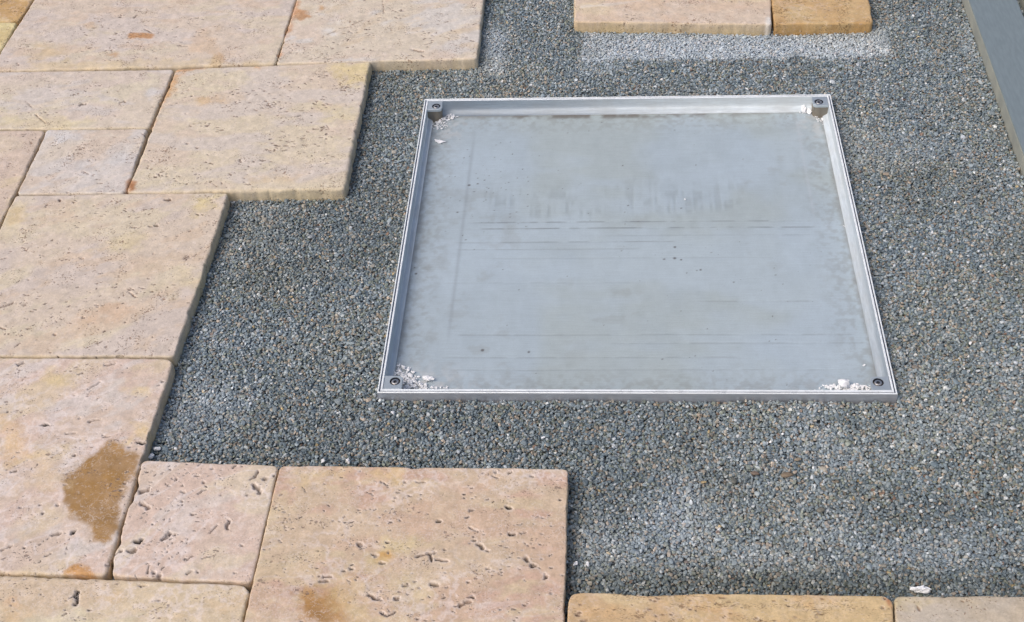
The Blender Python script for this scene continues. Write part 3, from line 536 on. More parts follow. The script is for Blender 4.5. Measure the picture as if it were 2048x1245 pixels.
                  (-0.1201, 1.1028, -0.1139, 1.1029, 0.00241, 0.00373, 0.9), (-0.1056, 1.1039, -0.0987, 1.1048, 0.00172, 0.00284, 0.8), (-0.1662, 1.0845, -0.1561, 1.0779, 0.00292, 0.0044, 0.7), (-0.1513, 1.0722, -0.1492, 1.0722, 0.00292, 0.0044, 0.7), (-0.1711, 1.0912, -0.1691, 1.0912, 0.00206, 0.00328, 0.9), (-0.0978, 1.0621, -0.0915, 1.0564, 0.0031, 0.00462, 0.7),
                  (-0.0875, 1.0508, -0.0855, 1.0508, 0.0031, 0.00462, 0.8), (-0.0708, 1.034, -0.0688, 1.034, 0.0031, 0.00462, 0.8), (-0.2439, 1.0644, -0.2252, 1.0704, 0.00292, 0.0044, 0.8), (-0.2306, 1.0695, -0.2266, 1.0563, 0.00275, 0.00418, 0.7), (-0.2193, 1.0581, -0.2053, 1.0558, 0.00206, 0.00328, 0.7), (-0.2206, 1.0199, -0.2144, 1.0176, 0.0031, 0.00462, 0.6),
                  (-0.3058, 1.0012, -0.292, 0.9935, 0.00292, 0.0044, 0.7), (-0.2869, 0.9726, -0.2764, 0.9689, 0.00172, 0.00284, 0.9), (-0.2764, 0.9689, -0.2663, 0.9737, 0.00172, 0.00284, 0.9), (-0.2593, 1.0146, -0.2533, 1.0146, 0.00241, 0.00373, 0.6), (-0.1842, 0.9842, -0.1714, 0.9914, 0.00292, 0.0044, 0.5), (-0.1664, 1.0001, -0.1644, 1.0001, 0.00241, 0.00373, 0.8),
                  (-0.1746, 1.0221, -0.1726, 1.0222, 0.00206, 0.00328, 0.8), (-0.335, 1.0401, -0.3329, 1.0402, 0.00241, 0.00373, 0.9), (-0.345, 1.0375, -0.3429, 1.0376, 0.00172, 0.00284, 0.9), (-0.2916, 1.0864, -0.2896, 1.0864, 0.00206, 0.00328, 0.9), (-0.2785, 1.1931, -0.2763, 1.1931, 0.00241, 0.00373, 0.5), (-0.313, 1.1928, -0.3005, 1.1856, 0.0012, 0.00217, 0.8),
                  (-0.2607, 1.1924, -0.2475, 1.1916, 0.00138, 0.00239, 0.5), (-0.3706, 1.0274, -0.3606, 1.0292, 0.00206, 0.00328, 0.6), (-0.3744, 1.0209, -0.3642, 1.0211, 0.00172, 0.00284, 0.6), (-0.2379, 0.9649, -0.2359, 0.9649, 0.00206, 0.00328, 0.7), (-0.2949, 1.0521, -0.29, 1.0514, 0.00206, 0.00328, 0.8), (-0.2108, 1.0756, -0.2087, 1.0756, 0.00138, 0.00239, 0.8),
                  (-0.1785, 1.1124, -0.1648, 1.1057, 0.00189, 0.00306, 0.6), (-0.3285, 1.0826, -0.3235, 1.0818, 0.00241, 0.00373, 0.6), (-0.3072, 1.0652, -0.3051, 1.0652, 0.00206, 0.00328, 0.7), (-0.1483, 1.0443, -0.1462, 1.0443, 0.00206, 0.00328, 0.7), (-0.0973, 0.9879, -0.0953, 0.9879, 0.00206, 0.00328, 0.6), (-0.2683, 0.9946, -0.2663, 0.9947, 0.00241, 0.00373, 0.7),
                  (-0.2859, 1.1739, -0.2837, 1.1739, 0.00138, 0.00239, 0.8), (-0.2884, 1.164, -0.2862, 1.164, 0.00138, 0.00239, 0.9), (-0.2679, 1.1678, -0.2658, 1.1678, 0.00138, 0.00239, 0.9), (-0.3288, 1.1735, -0.3212, 1.1709, 0.00103, 0.00194, 0.8), (-0.3706, 1.2006, -0.3684, 1.2006, 0.00103, 0.00194, 0.8), (-0.4237, 1.1817, -0.4186, 1.1727, 0.00103, 0.00194, 0.9),
                  (-0.3937, 1.1884, -0.3915, 1.1884, 0.00103, 0.00194, 0.9), (-0.0968, 1.2048, -0.0925, 1.2048, 0.00172, 0.00284, 0.7), (-0.0539, 1.1627, -0.0518, 1.1627, 0.00138, 0.00239, 0.9), (-0.0777, 1.1308, -0.0756, 1.1308, 0.00138, 0.00239, 0.7), (-0.0687, 1.1361, -0.0666, 1.1361, 0.00138, 0.00239, 0.7), (-0.33, 0.9882, -0.328, 0.9883, 0.00103, 0.00194, 0.7),
                  (-0.234, 0.9936, -0.232, 0.9936, 0.00103, 0.00194, 0.8), (-0.3623, 1.1216, -0.3602, 1.1216, 0.00103, 0.00194, 0.6), (-0.3083, 1.1144, -0.3062, 1.1144, 0.00103, 0.00194, 0.6), (-0.0473, 1.0359, -0.0453, 1.036, 0.00103, 0.00194, 0.7), (-0.1417, 1.2165, -0.1396, 1.2165, 0.00103, 0.00194, 0.7)],
         'pitw': 0.95,
         'res': 0.0016,
         'sidecol': (197, 174, 129),
         'stains': [([(-0.3963, 1.0038), (-0.3733, 1.0137), (-0.3506, 1.0077), (-0.3336, 0.9874), (-0.3243, 0.9536), (-0.3972, 0.9524)], (172, 132, 82), 0.012, 0.95), ([(-0.3735, 1.0153), (-0.3213, 1.0322), (-0.2988, 0.9616), (-0.3243, 0.9536)], (206, 184, 142), 0.02, 0.6),
                    ([(-0.3118, 1.0946), (-0.2538, 1.1081), (-0.2304, 1.0829), (-0.2694, 1.0574), (-0.3048, 1.0652)], (211, 194, 151), 0.016, 0.75), ([(-0.2998, 1.0703), (-0.2812, 1.0705), (-0.278, 1.0606), (-0.2957, 1.0587)], (190, 146, 80), 0.007, 0.8), ([(-0.4526, 1.2186), (-0.3597, 1.2147), (-0.3638, 1.1914), (-0.4376, 1.1954)], (211, 190, 145), 0.014, 0.7),
                    ([(-0.2881, 1.0408), (-0.2259, 1.0335), (-0.2297, 1.0015), (-0.2758, 0.993)], (207, 191, 155), 0.02, 0.6), ([(-0.3382, 1.2195), (-0.2863, 1.2153), (-0.2916, 1.1967), (-0.3322, 1.2009)], (211, 184, 133), 0.012, 0.6)],
         'vein': 0.35,
         'wear': 0.6},
  'label': 'large reddish slab at the bottom centre with many dark pits',
  'm': 'c',
  'q': [(-0.4653, 1.2232), (-0.0409, 1.2201), (-0.0433, 0.8993), (-0.4679, 0.8917)]},
 {'kw': {'bed': 0.2,
         'chips': [(-0.4691, 1.014, 0.01, 0.005)],
         'net': 0.38,
         'npit': 45,
         'pal': [(206, 189, 161), (203, 184, 159), (208, 197, 170), (202, 180, 148)],
         'pit_dirt_shade': (98, 84, 80),
         'pitlen': (0.002, 0.0055),
         'pits': [(-0.707, 0.9985, -0.7003, 0.9827, 0.0031, 0.00462, 1.0), (-0.6004, 0.9897, -0.5886, 0.9891, 0.00241, 0.00373, 0.7), (-0.5886, 0.9891, -0.5791, 0.9924, 0.00241, 0.00373, 0.7), (-0.5812, 1.0172, -0.5791, 1.0172, 0.00206, 0.00328, 0.8), (-0.5716, 1.0149, -0.5696, 1.015, 0.00206, 0.00328, 0.8), (-0.62, 1.0102, -0.6086, 1.0144, 0.00275, 0.00418, 0.6),
                  (-0.6341, 0.9964, -0.632, 0.9964, 0.00206, 0.00328, 0.6), (-0.6808, 0.9711, -0.6788, 0.9712, 0.00172, 0.00284, 0.8), (-0.7123, 0.9628, -0.7082, 0.9652, 0.00138, 0.00239, 0.7), (-0.5473, 1.0112, -0.5453, 1.0113, 0.00172, 0.00284, 0.7), (-0.6206, 0.9815, -0.6185, 0.9815, 0.00103, 0.00194, 0.6), (-0.6216, 0.9989, -0.6196, 0.999, 0.00172, 0.00284, 0.5),
                  (-0.5162, 0.9721, -0.5142, 0.9722, 0.00103, 0.00194, 0.5), (-0.5318, 0.9813, -0.5297, 0.9813, 0.00103, 0.00194, 0.5)],
         'pitw': 0.95,
         'res': 0.0016,
         'sidecol': (204, 183, 137),
         'stains': [([(-0.7979, 0.9828), (-0.7841, 0.9894), (-0.7823, 0.9775), (-0.7942, 0.9757)], (202, 172, 138), 0.008, 0.7), ([(-0.7923, 0.9616), (-0.7593, 0.966), (-0.742, 0.9546), (-0.7884, 0.95)], (204, 174, 133), 0.014, 0.5)],
         'vein': 0.25},
  'label': 'cream slab along the bottom left edge with a long black pit',
  'm': 'c',
  'q': [(-0.9647, 1.0308), (-0.4674, 1.0156), (-0.4679, 0.8917), (-0.9606, 0.8829)]},
 {'kw': {'bed': 0.0,
         'chips': [(0.0758, 1.0091, 0.03, 0.004), (0.3852, 1.0105, 0.008, 0.004), (-0.0392, 1.009, 0.01, 0.003)],
         'net': 0.15,
         'npit': 60,
         'pal': [(203, 179, 137), (198, 170, 132), (206, 185, 147), (200, 167, 123)],
         'pit_dirt_shade': (112, 74, 50),
         'pitlen': (0.003, 0.009),
         'pits': [(-0.0259, 0.9736, -0.024, 0.9736, 0.00206, 0.00328, 0.8), (0.0352, 1.0054, 0.0372, 1.0054, 0.00103, 0.00194, 0.7), (0.1203, 0.9989, 0.1223, 0.9989, 0.00103, 0.00194, 0.7), (0.1607, 1.0026, 0.1685, 1.0019, 0.00103, 0.00194, 0.6), (0.373, 1.0042, 0.3749, 1.0042, 0.00206, 0.00328, 0.5), (0.2872, 0.9823, 0.2891, 0.9823, 0.00103, 0.00194, 0.7),
                  (0.2542, 0.9742, 0.2561, 0.9742, 0.00103, 0.00194, 0.6), (0.3684, 0.9911, 0.3703, 0.9911, 0.00172, 0.00284, 0.5)],
         'pitw': 0.95,
         'res': 0.0021,
         'sidecol': (201, 174, 125),
         'stains': [([(0.3721, 1.0088), (0.3846, 1.0067), (0.3809, 0.9913), (0.3744, 0.995)], (150, 84, 50), 0.003, 0.7), ([(0.0361, 1.0015), (0.0886, 0.9984), (0.0812, 0.9753), (0.0292, 0.9783)], (199, 176, 137), 0.02, 0.4)],
         'wear': 0.6},
  'label': 'long yellow tan slab at the bottom with fine brown dashes',
  'm': 'd',
  'q': [(-0.0392, 1.009), (0.3852, 1.0105), (0.3748, 0.9068), (-0.0401, 0.8994)]},
 {'kw': {'bed': 0.0,
         'chips': [],
         'net': 0.15,
         'npit': 15,
         'pal': [(192, 179, 158), (189, 179, 163), (197, 183, 149), (185, 172, 151)],
         'pit_dirt_shade': (112, 74, 50),
         'pitlen': (0.003, 0.009),
         'pits': [(0.4149, 0.9926, 0.4165, 0.9873, 0.00172, 0.00284, 0.5), (0.4986, 0.9901, 0.5005, 0.9901, 0.00103, 0.00194, 0.8), (0.4391, 0.9771, 0.441, 0.9771, 0.00103, 0.00194, 0.6), (0.4724, 1.0018, 0.4743, 1.0019, 0.00103, 0.00194, 0.5)],
         'pitw': 0.95,
         'res': 0.0021,
         'sidecol': (190, 176, 142)},
  'label': 'plain beige slab at the bottom right corner',
  'm': 'f',
  'q': [(0.3865, 1.0106), (0.6063, 1.0138), (0.5866, 0.9106), (0.3767, 0.9069)]},
 {'kw': {'bed': 0.0,
         'chips': [],
         'net': 0.15,
         'npit': 45,
         'pal': [(207, 187, 165), (206, 190, 172), (210, 194, 167), (203, 181, 159)],
         'pit_dirt_shade': (112, 74, 50),
         'pitlen': (0.003, 0.009),
         'pits': [(0.0631, 2.4432, 0.0662, 2.4431, 0.00138, 0.00239, 0.6), (0.0702, 2.4331, 0.0734, 2.433, 0.00103, 0.00194, 0.8), (0.2207, 2.4188, 0.2238, 2.4188, 0.00206, 0.00328, 0.6), (0.2059, 2.4728, 0.2091, 2.4727, 0.00103, 0.00194, 0.7), (0.0583, 2.4733, 0.0615, 2.4732, 0.00103, 0.00194, 0.5)],
         'pitw': 0.95,
         'res': 0.0021,
         'sidecol': (206, 184, 129),
         'stains': [([(0.3507, 2.4346), (0.3681, 2.444), (0.3643, 2.405), (0.35, 2.4054)], (211, 211, 208), 0.006, 0.8), ([(-0.0357, 2.4924), (0.0497, 2.504), (0.1032, 2.5126), (0.0496, 2.4959), (-0.0357, 2.4822)], (218, 211, 201), 0.003, 0.6)]},
  'label': 'pinkish slab at the top right with a thin white line',
  'm': 'f',
  'q': [(-0.0528, 2.7585), (0.3866, 2.7413), (0.3643, 2.405), (-0.0478, 2.4286)]},
 {'kw': {'bed': 0.0,
         'chips': [],
         'net': 0.15,
         'npit': 35,
         'pal': [(194, 164, 120), (198, 171, 128), (189, 156, 111), (201, 179, 138)],
         'pit_dirt_shade': (112, 74, 50),
         'pitlen': (0.003, 0.009),
         'pits': [(0.4244, 2.4621, 0.4275, 2.462, 0.00086, 0.00172, 0.8), (0.5095, 2.4795, 0.5126, 2.4794, 0.00086, 0.00172, 0.8), (0.4724, 2.431, 0.4754, 2.4309, 0.00086, 0.00172, 0.8)],
         'pitw': 0.95,
         'res': 0.0021,
         'sidecol': (189, 149, 88),
         'stains': [([(0.5137, 2.4995), (0.5759, 2.4975), (0.57, 2.4576), (0.5187, 2.4592)], (206, 183, 141), 0.02, 0.5)]},
  'label': 'golden brown slab at the top right beside the pinkish one',
  'm': 'g',
  'q': [(0.3866, 2.7413), (0.5832, 2.7335), (0.5706, 2.4067), (0.3655, 2.4069)]}]
paving = link('paving', None); tag(paving, 'unfinished patio paving of tumbled travertine slabs', kind='structure')
for k, S in enumerate(SLABS):
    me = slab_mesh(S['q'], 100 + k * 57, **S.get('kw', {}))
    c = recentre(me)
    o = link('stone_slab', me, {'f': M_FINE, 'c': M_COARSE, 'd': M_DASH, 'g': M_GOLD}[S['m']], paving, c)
    tag(o, S['label'])

# ------------------------------------------------------------------ metals
def metal_mat(name, base, rough, dust=0.0, dustc=(0.3, 0.29, 0.27), bumpd=0.0004, aniso_scale=(1, 1, 1), metallic=1.0):
    m, nt, b = new_mat(name)
    v = coords(nt, aniso_scale, 0, False)
    n1 = noise(nt, v, 30, 5, .6); n2 = noise(nt, v, 300, 4, .6)
    c = mixc(nt, ramp(nt, n1, .3, .7), tuple(x * .86 for x in base), base)
    if dust:
        df = math_n(nt, 'MULTIPLY', ramp(nt, noise(nt, coords(nt, (1, 1, 1), 0, False), 18, 6, .65), .38, .68), dust)
        c = mixc(nt, df, c, dustc)
        nt.links.new(math_n(nt, 'SUBTRACT', metallic, math_n(nt, 'MULTIPLY', df, metallic * .9)), b.inputs['Metallic'])
        nt.links.new(math_n(nt, 'MULTIPLY_ADD', df, .5, rough, clamp=True), b.inputs['Roughness'])
    else:
        b.inputs['Metallic'].default_value = metallic
        nt.links.new(ramp(nt, n1, .2, .8, rough * .8, rough * 1.25), b.inputs['Roughness'])
    nt.links.new(c, b.inputs['Base Color'])
    bump(nt, n2, .35, bumpd, b)
    return m

M_LIP = metal_mat('polished_aluminium_edge', (0.93, 0.98, 1.0), 0.28, 0, bumpd=.0001, metallic=.15)
M_WALL = metal_mat('brushed_aluminium_wall', (0.58, 0.65, 0.70), 0.68, 0.30, (0.42, 0.43, 0.42), .0003, (1, 1, 14), .4)
M_OUT = metal_mat('scuffed_aluminium_side', (0.58, 0.62, 0.68), 0.42, 0.4, (0.30, 0.31, 0.33), .0003, (1, 1, 10), .6)
M_BRK = metal_mat('cast_bracket_grey', (0.54, 0.61, 0.65), 0.46, 0.35, (0.32, 0.36, 0.38), .0006, (1, 1, 1), .6)
M_BOSS = metal_mat('mortar_smeared_boss', (0.34, 0.31, 0.26), 0.55, 0.8, (0.24, 0.20, 0.155), .0008)
M_STEEL = metal_mat('screw_steel', (0.62, 0.61, 0.60), 0.35, 0.3, (0.3, 0.28, 0.25), .0002)
M_GRV = metal_mat('groove_shade', (0.16, 0.18, 0.24), 0.5, 0.0, bumpd=.0001)
M_DARK = metal_mat('dark_recess', (0.03, 0.035, 0.05), 0.5, 0.0, metallic=0.0)

# the cover: tray floor with dull film, wipe marks, scratches
def floor_mat():
    m, nt, b = new_mat('zinc_tray_floor')
    at = N(nt, 'ShaderNodeAttribute', attribute_name='tint')
    v = coords(nt, (1, 1, 1), 0, False)
    brush = noise(nt, coords(nt, (1, 26, 1), 0, False), 22, 5, .6)
    brush2 = noise(nt, coords(nt, (20, 1.4, 1), 0, False), 20, 4, .6)
    grain = noise(nt, v, 420, 3, .7)
    f = math_n(nt, 'ADD', ramp(nt, brush, .3, .7, .955, 1.035), ramp(nt, grain, .25, .75, -.045, .045))
    c = mixc(nt, 1.0, at.outputs['Color'], f, 'MULTIPLY')
    sp = voro(nt, v, 62); spm = math_n(nt, 'SUBTRACT', 1.0, ramp(nt, sp, .035, .075))
    spm = math_n(nt, 'MULTIPLY', spm, ramp(nt, noise(nt, v, 9, 3), .48, .62))
    c = mixc(nt, math_n(nt, 'MULTIPLY', spm, .55), c, (0.08, 0.08, 0.085))
    nt.links.new(c, b.inputs['Base Color'])
    b.inputs['Metallic'].default_value = 0.20
    nt.links.new(ramp(nt, noise(nt, v, 12, 5, .6), .3, .7, .46, .58), b.inputs['Roughness'])
    h = math_n(nt, 'ADD', math_n(nt, 'MULTIPLY', brush, .7), math_n(nt, 'ADD', grain, math_n(nt, 'MULTIPLY', brush2, .4)))
    bump(nt, h, .35, .0005, b)
    return m
M_FLOOR = floor_mat()

X0, X1, Y0, Y1, ZR = -0.3408, 0.4532, 1.3758, 2.1666, 0.016
def ring_mesh(name, prof, seg=1, smooth=False):
    """sweep a profile (inset, z) round the rectangle, mitred; each side divided into seg pieces"""
    V = []; per = 4 * seg
    for (d, z) in prof:
        c = [(X0 + d, Y0 + d), (X1 - d, Y0 + d), (X1 - d, Y1 - d), (X0 + d, Y1 - d)]
        for s in range(4):
            a, b = np.array(c[s]), np.array(c[(s + 1) % 4])
            for k in range(seg):
                p = a + (b - a) * k / seg; V.append((p[0], p[1], z))
    F = []
    for r in range(len(prof) - 1):
        for k in range(per):
            F.append((r * per + k, r * per + (k + 1) % per, (r + 1) * per + (k + 1) % per, (r + 1) * per + k))
    return new_mesh(name, np.array(V), F, None, smooth)

cx, cy = (X0 + X1) / 2, (Y0 + Y1) / 2
def shift(me, c):
    n = len(me.vertices); a = np.empty(n * 3, np.float32); me.vertices.foreach_get('co', a)
    a = a.reshape(-1, 3) - np.array(c, np.float32); me.vertices.foreach_set('co', a.ravel()); me.update(); return me

frame = link('cover_frame', None); frame.location = (cx, cy, -0.02)
tag(frame, 'outer aluminium frame standing in the gravel around the square recessed cover', 'cover frame')
FO = (cx, cy, -0.02)
me = shift(ring_mesh('side', [(0.0, -0.034), (0.0, -0.002), (0.0, 0.0130), (0.0003, 0.0149)]), FO); link('side', me, M_OUT, frame)
me = shift(ring_mesh('top_lip', [(0.00032, 0.0149), (0.0007, 0.0157), (0.0012, 0.0160), (0.0021, 0.0160), (0.0026, 0.0155), (0.0027, 0.008)]), FO); link('top_lip', me, M_LIP, frame)
me = shift(ring_mesh('groove', [(0.0027, 0.0115), (0.0030, 0.0138), (0.0047, 0.0138)]), FO); link('groove', me, M_GRV, frame)

cover = link('recessed_cover', None); cover.location = (cx, cy, -0.02)
tag(cover, 'square recessed manhole cover tray with dull grey metal floor and four corner screws', 'manhole cover')
me = shift(ring_mesh('rim', [(0.0048, 0.004), (0.0048, 0.0154), (0.0052, 0.0161), (0.0075, 0.0161), (0.0080, 0.0154)]), FO); link('rim', me, M_LIP, cover)
wp = [(0.0080, 0.0154), (0.0082, 0.004), (0.0084, -0.0030), (0.0094, -0.0058), (0.0112, -0.0072), (0.0135, -0.0086), (0.0160, -0.0108), (0.0172, -0.0135), (0.0174, -0.0156)]
me = shift(ring_mesh('wall', wp, 1, True), FO)
link('wall', me, M_WALL, cover)
# floor grid
ZF = -0.0150
n = 430
gx, gy = np.meshgrid(np.linspace(X0 + .0165, X1 - .0165, n), np.linspace(Y0 + .0165, Y1 - .0165, n))
gz = ZF + (fbm(gx * 5, gy * 5, 7, 3) - .5) * .0014 + (fbm(gx * 2, gy * 50, 8, 3) - .5) * .0003
u = (gx - X0) / (X1 - X0); v = (gy - Y0) / (Y1 - Y0)
base = srgb(175, 189, 196); warm = srgb(174, 185, 184); lite = srgb(182, 197, 206); dirt = srgb(128, 124, 116)
colr = mix(np.broadcast_to(base, gx.shape + (3,)), warm, sstep(.42, .62, fbm(gx * 5, gy * 4, 20, 4)) * .7)
colr = mix(colr, lite, sstep(.48, .64, fbm(gx * 4 + 3, gy * 7, 21, 4)) * .6)
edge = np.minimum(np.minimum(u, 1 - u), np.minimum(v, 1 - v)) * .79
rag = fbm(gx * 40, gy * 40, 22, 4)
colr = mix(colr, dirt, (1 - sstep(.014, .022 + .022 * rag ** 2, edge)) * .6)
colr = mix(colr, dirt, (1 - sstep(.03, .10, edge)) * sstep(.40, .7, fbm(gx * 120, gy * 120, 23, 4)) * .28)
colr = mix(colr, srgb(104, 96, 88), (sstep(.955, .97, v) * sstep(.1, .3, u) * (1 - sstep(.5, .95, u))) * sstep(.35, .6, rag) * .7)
mott = fbm(gx * 70, gy * 45, 33, 5, .65)
colr = colr * (0.93 + 0.14 * mott)[..., None]
blot = sstep(.56, .74, fbm(gx * 26, gy * 30, 34, 5, .6)) * sstep(.4, .6, fbm(gx * 5, gy * 5, 35, 2))
colr = mix(colr, srgb(142, 142, 136), blot * .22)
# mortar powder smeared round the heaps
for (a, b, ra, rb, am) in ((.045, .045, .10, .055, .8), (.93, .03, .09, .03, .7), (.06, .93, .05, .05, .5), (.955, .92, .04, .05, .45), (.10, .03, .16, .02, .5)):
    pw = np.exp(-((u - a) / ra) ** 2 - ((v - b) / rb) ** 2) * sstep(.42, .62, fbm(gx * 90, gy * 90, 36, 4, .6)) * am
    colr = mix(colr, srgb(206, 206, 204), np.clip(pw, 0, 1))
# vertical wipe streaks in a band, horizontal scratches
st = sstep(.35, .8, vnoise(gx * 185, gy * 22, 24)) * (.25 + .75 * sstep(.35, .65, fbm(gx * 50, gy * 50, 27, 3))) * sstep(.56, .60, v) * (1 - sstep(.66, .76, v)) * sstep(.10, .2, u) * (1 - sstep(.86, .93, u))
st2 = st * sstep(.30, .55, fbm(gx * 10, gy * 16, 25, 3))
colr = mix(colr, srgb(134, 142, 143), st2 * .28); gz -= st2 * .0003
for (sy, ua, ub, am) in ((.563, .14, .90, .55), (.541, .14, .91, .6), (.494, .12, .60, .35), (.470, .12, .52, .25), (.20, .14, .95, .3), (.175, .45, .97, .3), (.135, .12, .72, .25), (.10, .12, .9, .2), (.30, .62, .88, .3), (.515, .45, .95, .2), (.44, .2, .8, .15), (.36, .1, .5, .15)):
    ln = np.exp(-((v - sy - (u - .5) * .004 - (vnoise(gx * 9, gy * 3, 29) - .5) * .0022) / .0017) ** 2) * sstep(ua - .01, ua + .01, u) * (1 - sstep(ub - .01, ub + .01, u)) * (.5 + .8 * fbm(gx * 30, gy * 3, 26, 3))
    colr = mix(colr, srgb(126, 132, 136), np.clip(ln * am * 1.5 * sstep(.2, .6, fbm(gx * 50, gy * 50, 28, 3)), 0, 1)); gz -= ln * .0003
ln = np.exp(-((u - .125 - (v - .5) * .01) / .004) ** 2) * sstep(.15, .25, v) * (1 - sstep(.8, .95, v)); colr = mix(colr, srgb(128, 134, 140), ln * .3)
ln = np.exp(-((u - .915) / .003) ** 2) * sstep(.55, .62, v) * (1 - sstep(.93, .96, v)); colr = mix(colr, srgb(190, 198, 204), ln * .35)
sc_ = np.zeros_like(gx)
rr = np.random.default_rng(5)
spots = [(.575, .435, .0022), (.598, .438, .003), (.612, .433, .002), (.60, .475, .0026), (.652, .400, .0022), (.644, .398, .0016), (.195, .155, .0032), (.29, .15, .0024), (.72, .36, .0018), (.49, .77, .0018), (.13, .70, .003), (.15, .705, .0022), (.11, .60, .0022), (.035, .39, .0026), (.56, .13, .0016), (.50, .62, .0018), (.62, .61, .0018)]
for k in range(60): spots.append((rr.uniform(.05, .95), rr.uniform(.04, .97), rr.uniform(.0006, .0014)))
for k in range(70): spots.append((np.clip(rr.normal(.2, .08), .03, .9), np.clip(rr.normal(.68, .1), .04, .97), rr.uniform(.0006, .0016)))
for (a, b, r) in spots:
    d = np.hypot((u - a) * .79, (v - b) * .79); sc_ = np.maximum(sc_, 1 - sstep(r * .5, r * 1.3, d))
colr = mix(colr, srgb(84, 76, 74), sc_ * .8)
gidx = np.arange(n * n).reshape(n, n)
F = np.stack([gidx[:-1, :-1], gidx[:-1, 1:], gidx[1:, 1:], gidx[1:, :-1]], -1).reshape(-1, 4)
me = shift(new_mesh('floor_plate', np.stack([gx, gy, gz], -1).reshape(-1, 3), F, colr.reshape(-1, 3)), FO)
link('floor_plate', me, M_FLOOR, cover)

def disc(n, r, z, c=(0, 0), a0=0.0):
    return [(c[0] + r * math.cos(a0 + 2 * math.pi * k / n), c[1] + r * math.sin(a0 + 2 * math.pi * k / n), z) for k in range(n)]
def lathe(name, prof, n=28, a0=0.0, cap=True):
    V = []; F = []
    for r, z in prof: V += disc(n, r, z, a0=a0)
    for s in range(len(prof) - 1):
        for k in range(n): F.append((s * n + k, s * n + (k + 1) % n, (s + 1) * n + (k + 1) % n, (s + 1) * n + k))
    if cap: F.append(tuple(range((len(prof) - 1) * n, len(prof) * n)))
    return new_mesh(name, np.array(V), F, None, True)

def tab_outline(w, h, r, far=True):
    """rectangle from (0,0) to (w,h) with its (w,h) corner rounded"""
    p = [(0, 0), (w, 0)]
    for k in range(9):
        a = math.pi / 2 * k / 8; p.append((w - r + r * math.cos(a), h - r + r * math.sin(a)))
    p.append((0, h)); return p
def prism(name, pts, z0, z1, hole=None, bev=0.0007):
    bm = bmesh.new(); vs = [bm.verts.new((x, y, z1)) for x, y in pts]; f = bm.faces.new(vs)
    if hole is None:
        r = bmesh.ops.extrude_face_region(bm, geom=[f])
        bmesh.ops.translate(bm, vec=(0, 0, z0 - z1), verts=[e for e in r['geom'] if isinstance(e, bmesh.types.BMVert)])
    bmesh.ops.recalc_face_normals(bm, faces=bm.faces)
    if bev: bmesh.ops.bevel(bm, geom=[e for e in bm.edges if abs(e.verts[0].co.z - e.verts[1].co.z) < 1e-6 and e.verts[0].co.z > (z0 + z1) / 2], offset=bev, segments=2, affect='EDGES')
    me = bpy.data.meshes.new(name); bm.to_mesh(me); bm.free(); return me
def plate_with_hole(name, pts, z0, z1, c, r):
    """plate with a counterbored round hole: top ring triangulated between outline and circle"""
    n = 32; V = []; F = []
    m = len(pts)
    # resample outline by angle from the hole centre
    out = []
    for k in range(n):
        a = 2 * math.pi * k / n; dx, dy = math.cos(a), math.sin(a); best = 1e9
        for i in range(m):
            (x1, y1), (x2, y2) = pts[i], pts[(i + 1) % m]
            ex, ey = x2 - x1, y2 - y1; den = dx * ey - dy * ex
            if abs(den) < 1e-12: continue
            t = ((x1 - c[0]) * ey - (y1 - c[1]) * ex) / den; s = ((x1 - c[0]) * dy - (y1 - c[1]) * dx) / den
            if t > 0 and -1e-6 <= s <= 1 + 1e-6: best = min(best, t)
        out.append((c[0] + dx * best, c[1] + dy * best))
    for i in range(m):      # snap nearest samples to true corners
        j = min(range(n), key=lambda k: (out[k][0] - pts[i][0]) ** 2 + (out[k][1] - pts[i][1]) ** 2); 
        if i in (0, 1, m - 1): out[j] = pts[i]
    loops = [[(x, y, z0) for x, y in out], [(x, y, z1 - .0006) for x, y in out], [(c[0] + (x - c[0]) * .97, c[1] + (y - c[1]) * .97, z1) for x, y in out],
             disc(n, r, z1, c), disc(n, r, z0, c)]
    for l in loops: V += l
    for s in range(len(loops) - 1):
        for k in range(n): F.append((s * n + k, s * n + (k + 1) % n, (s + 1) * n + (k + 1) % n, (s + 1) * n + k))
    return new_mesh(name, np.array(V), F, None, False)

TW, TH = 0.0290, 0.0285
pts = tab_outline(TW, TH, 0.007)
HC = (0.0172, 0.0165)
m_plate = plate_with_hole('corner_bracket', pts, -0.005, 0.0, HC, 0.0084)
m_plate.materials.append(M_BRK)
m_well = lathe('screw_well', [(0.0083, -.0003), (0.0082, -.0062), (0.003, -.0064)], 28); m_well.materials.append(M_DARK)
m_screw = lathe('screw', [(0.0058, -.0062), (0.0058, -.0012), (0.0053, -.0005), (0.0029, -.0007)], 28, cap=False); m_screw.materials.append(M_STEEL)
m_sock = lathe('hex_socket', [(0.0029, -.0007), (0.0027, -.004)], 6); m_sock.materials.append(M_DARK)
bo = [(0, 0), (TW - .002, 0)] + [(TW - .002 - .012 + .012 * math.cos(a), TH - .001 - .012 + .012 * math.sin(a)) for a in np.linspace(0, math.pi / 2, 8)] + [(0, TH - .001)]
m_boss = prism('boss', bo, -0.0305, -0.0052, bev=0); m_boss.materials.append(M_BOSS)
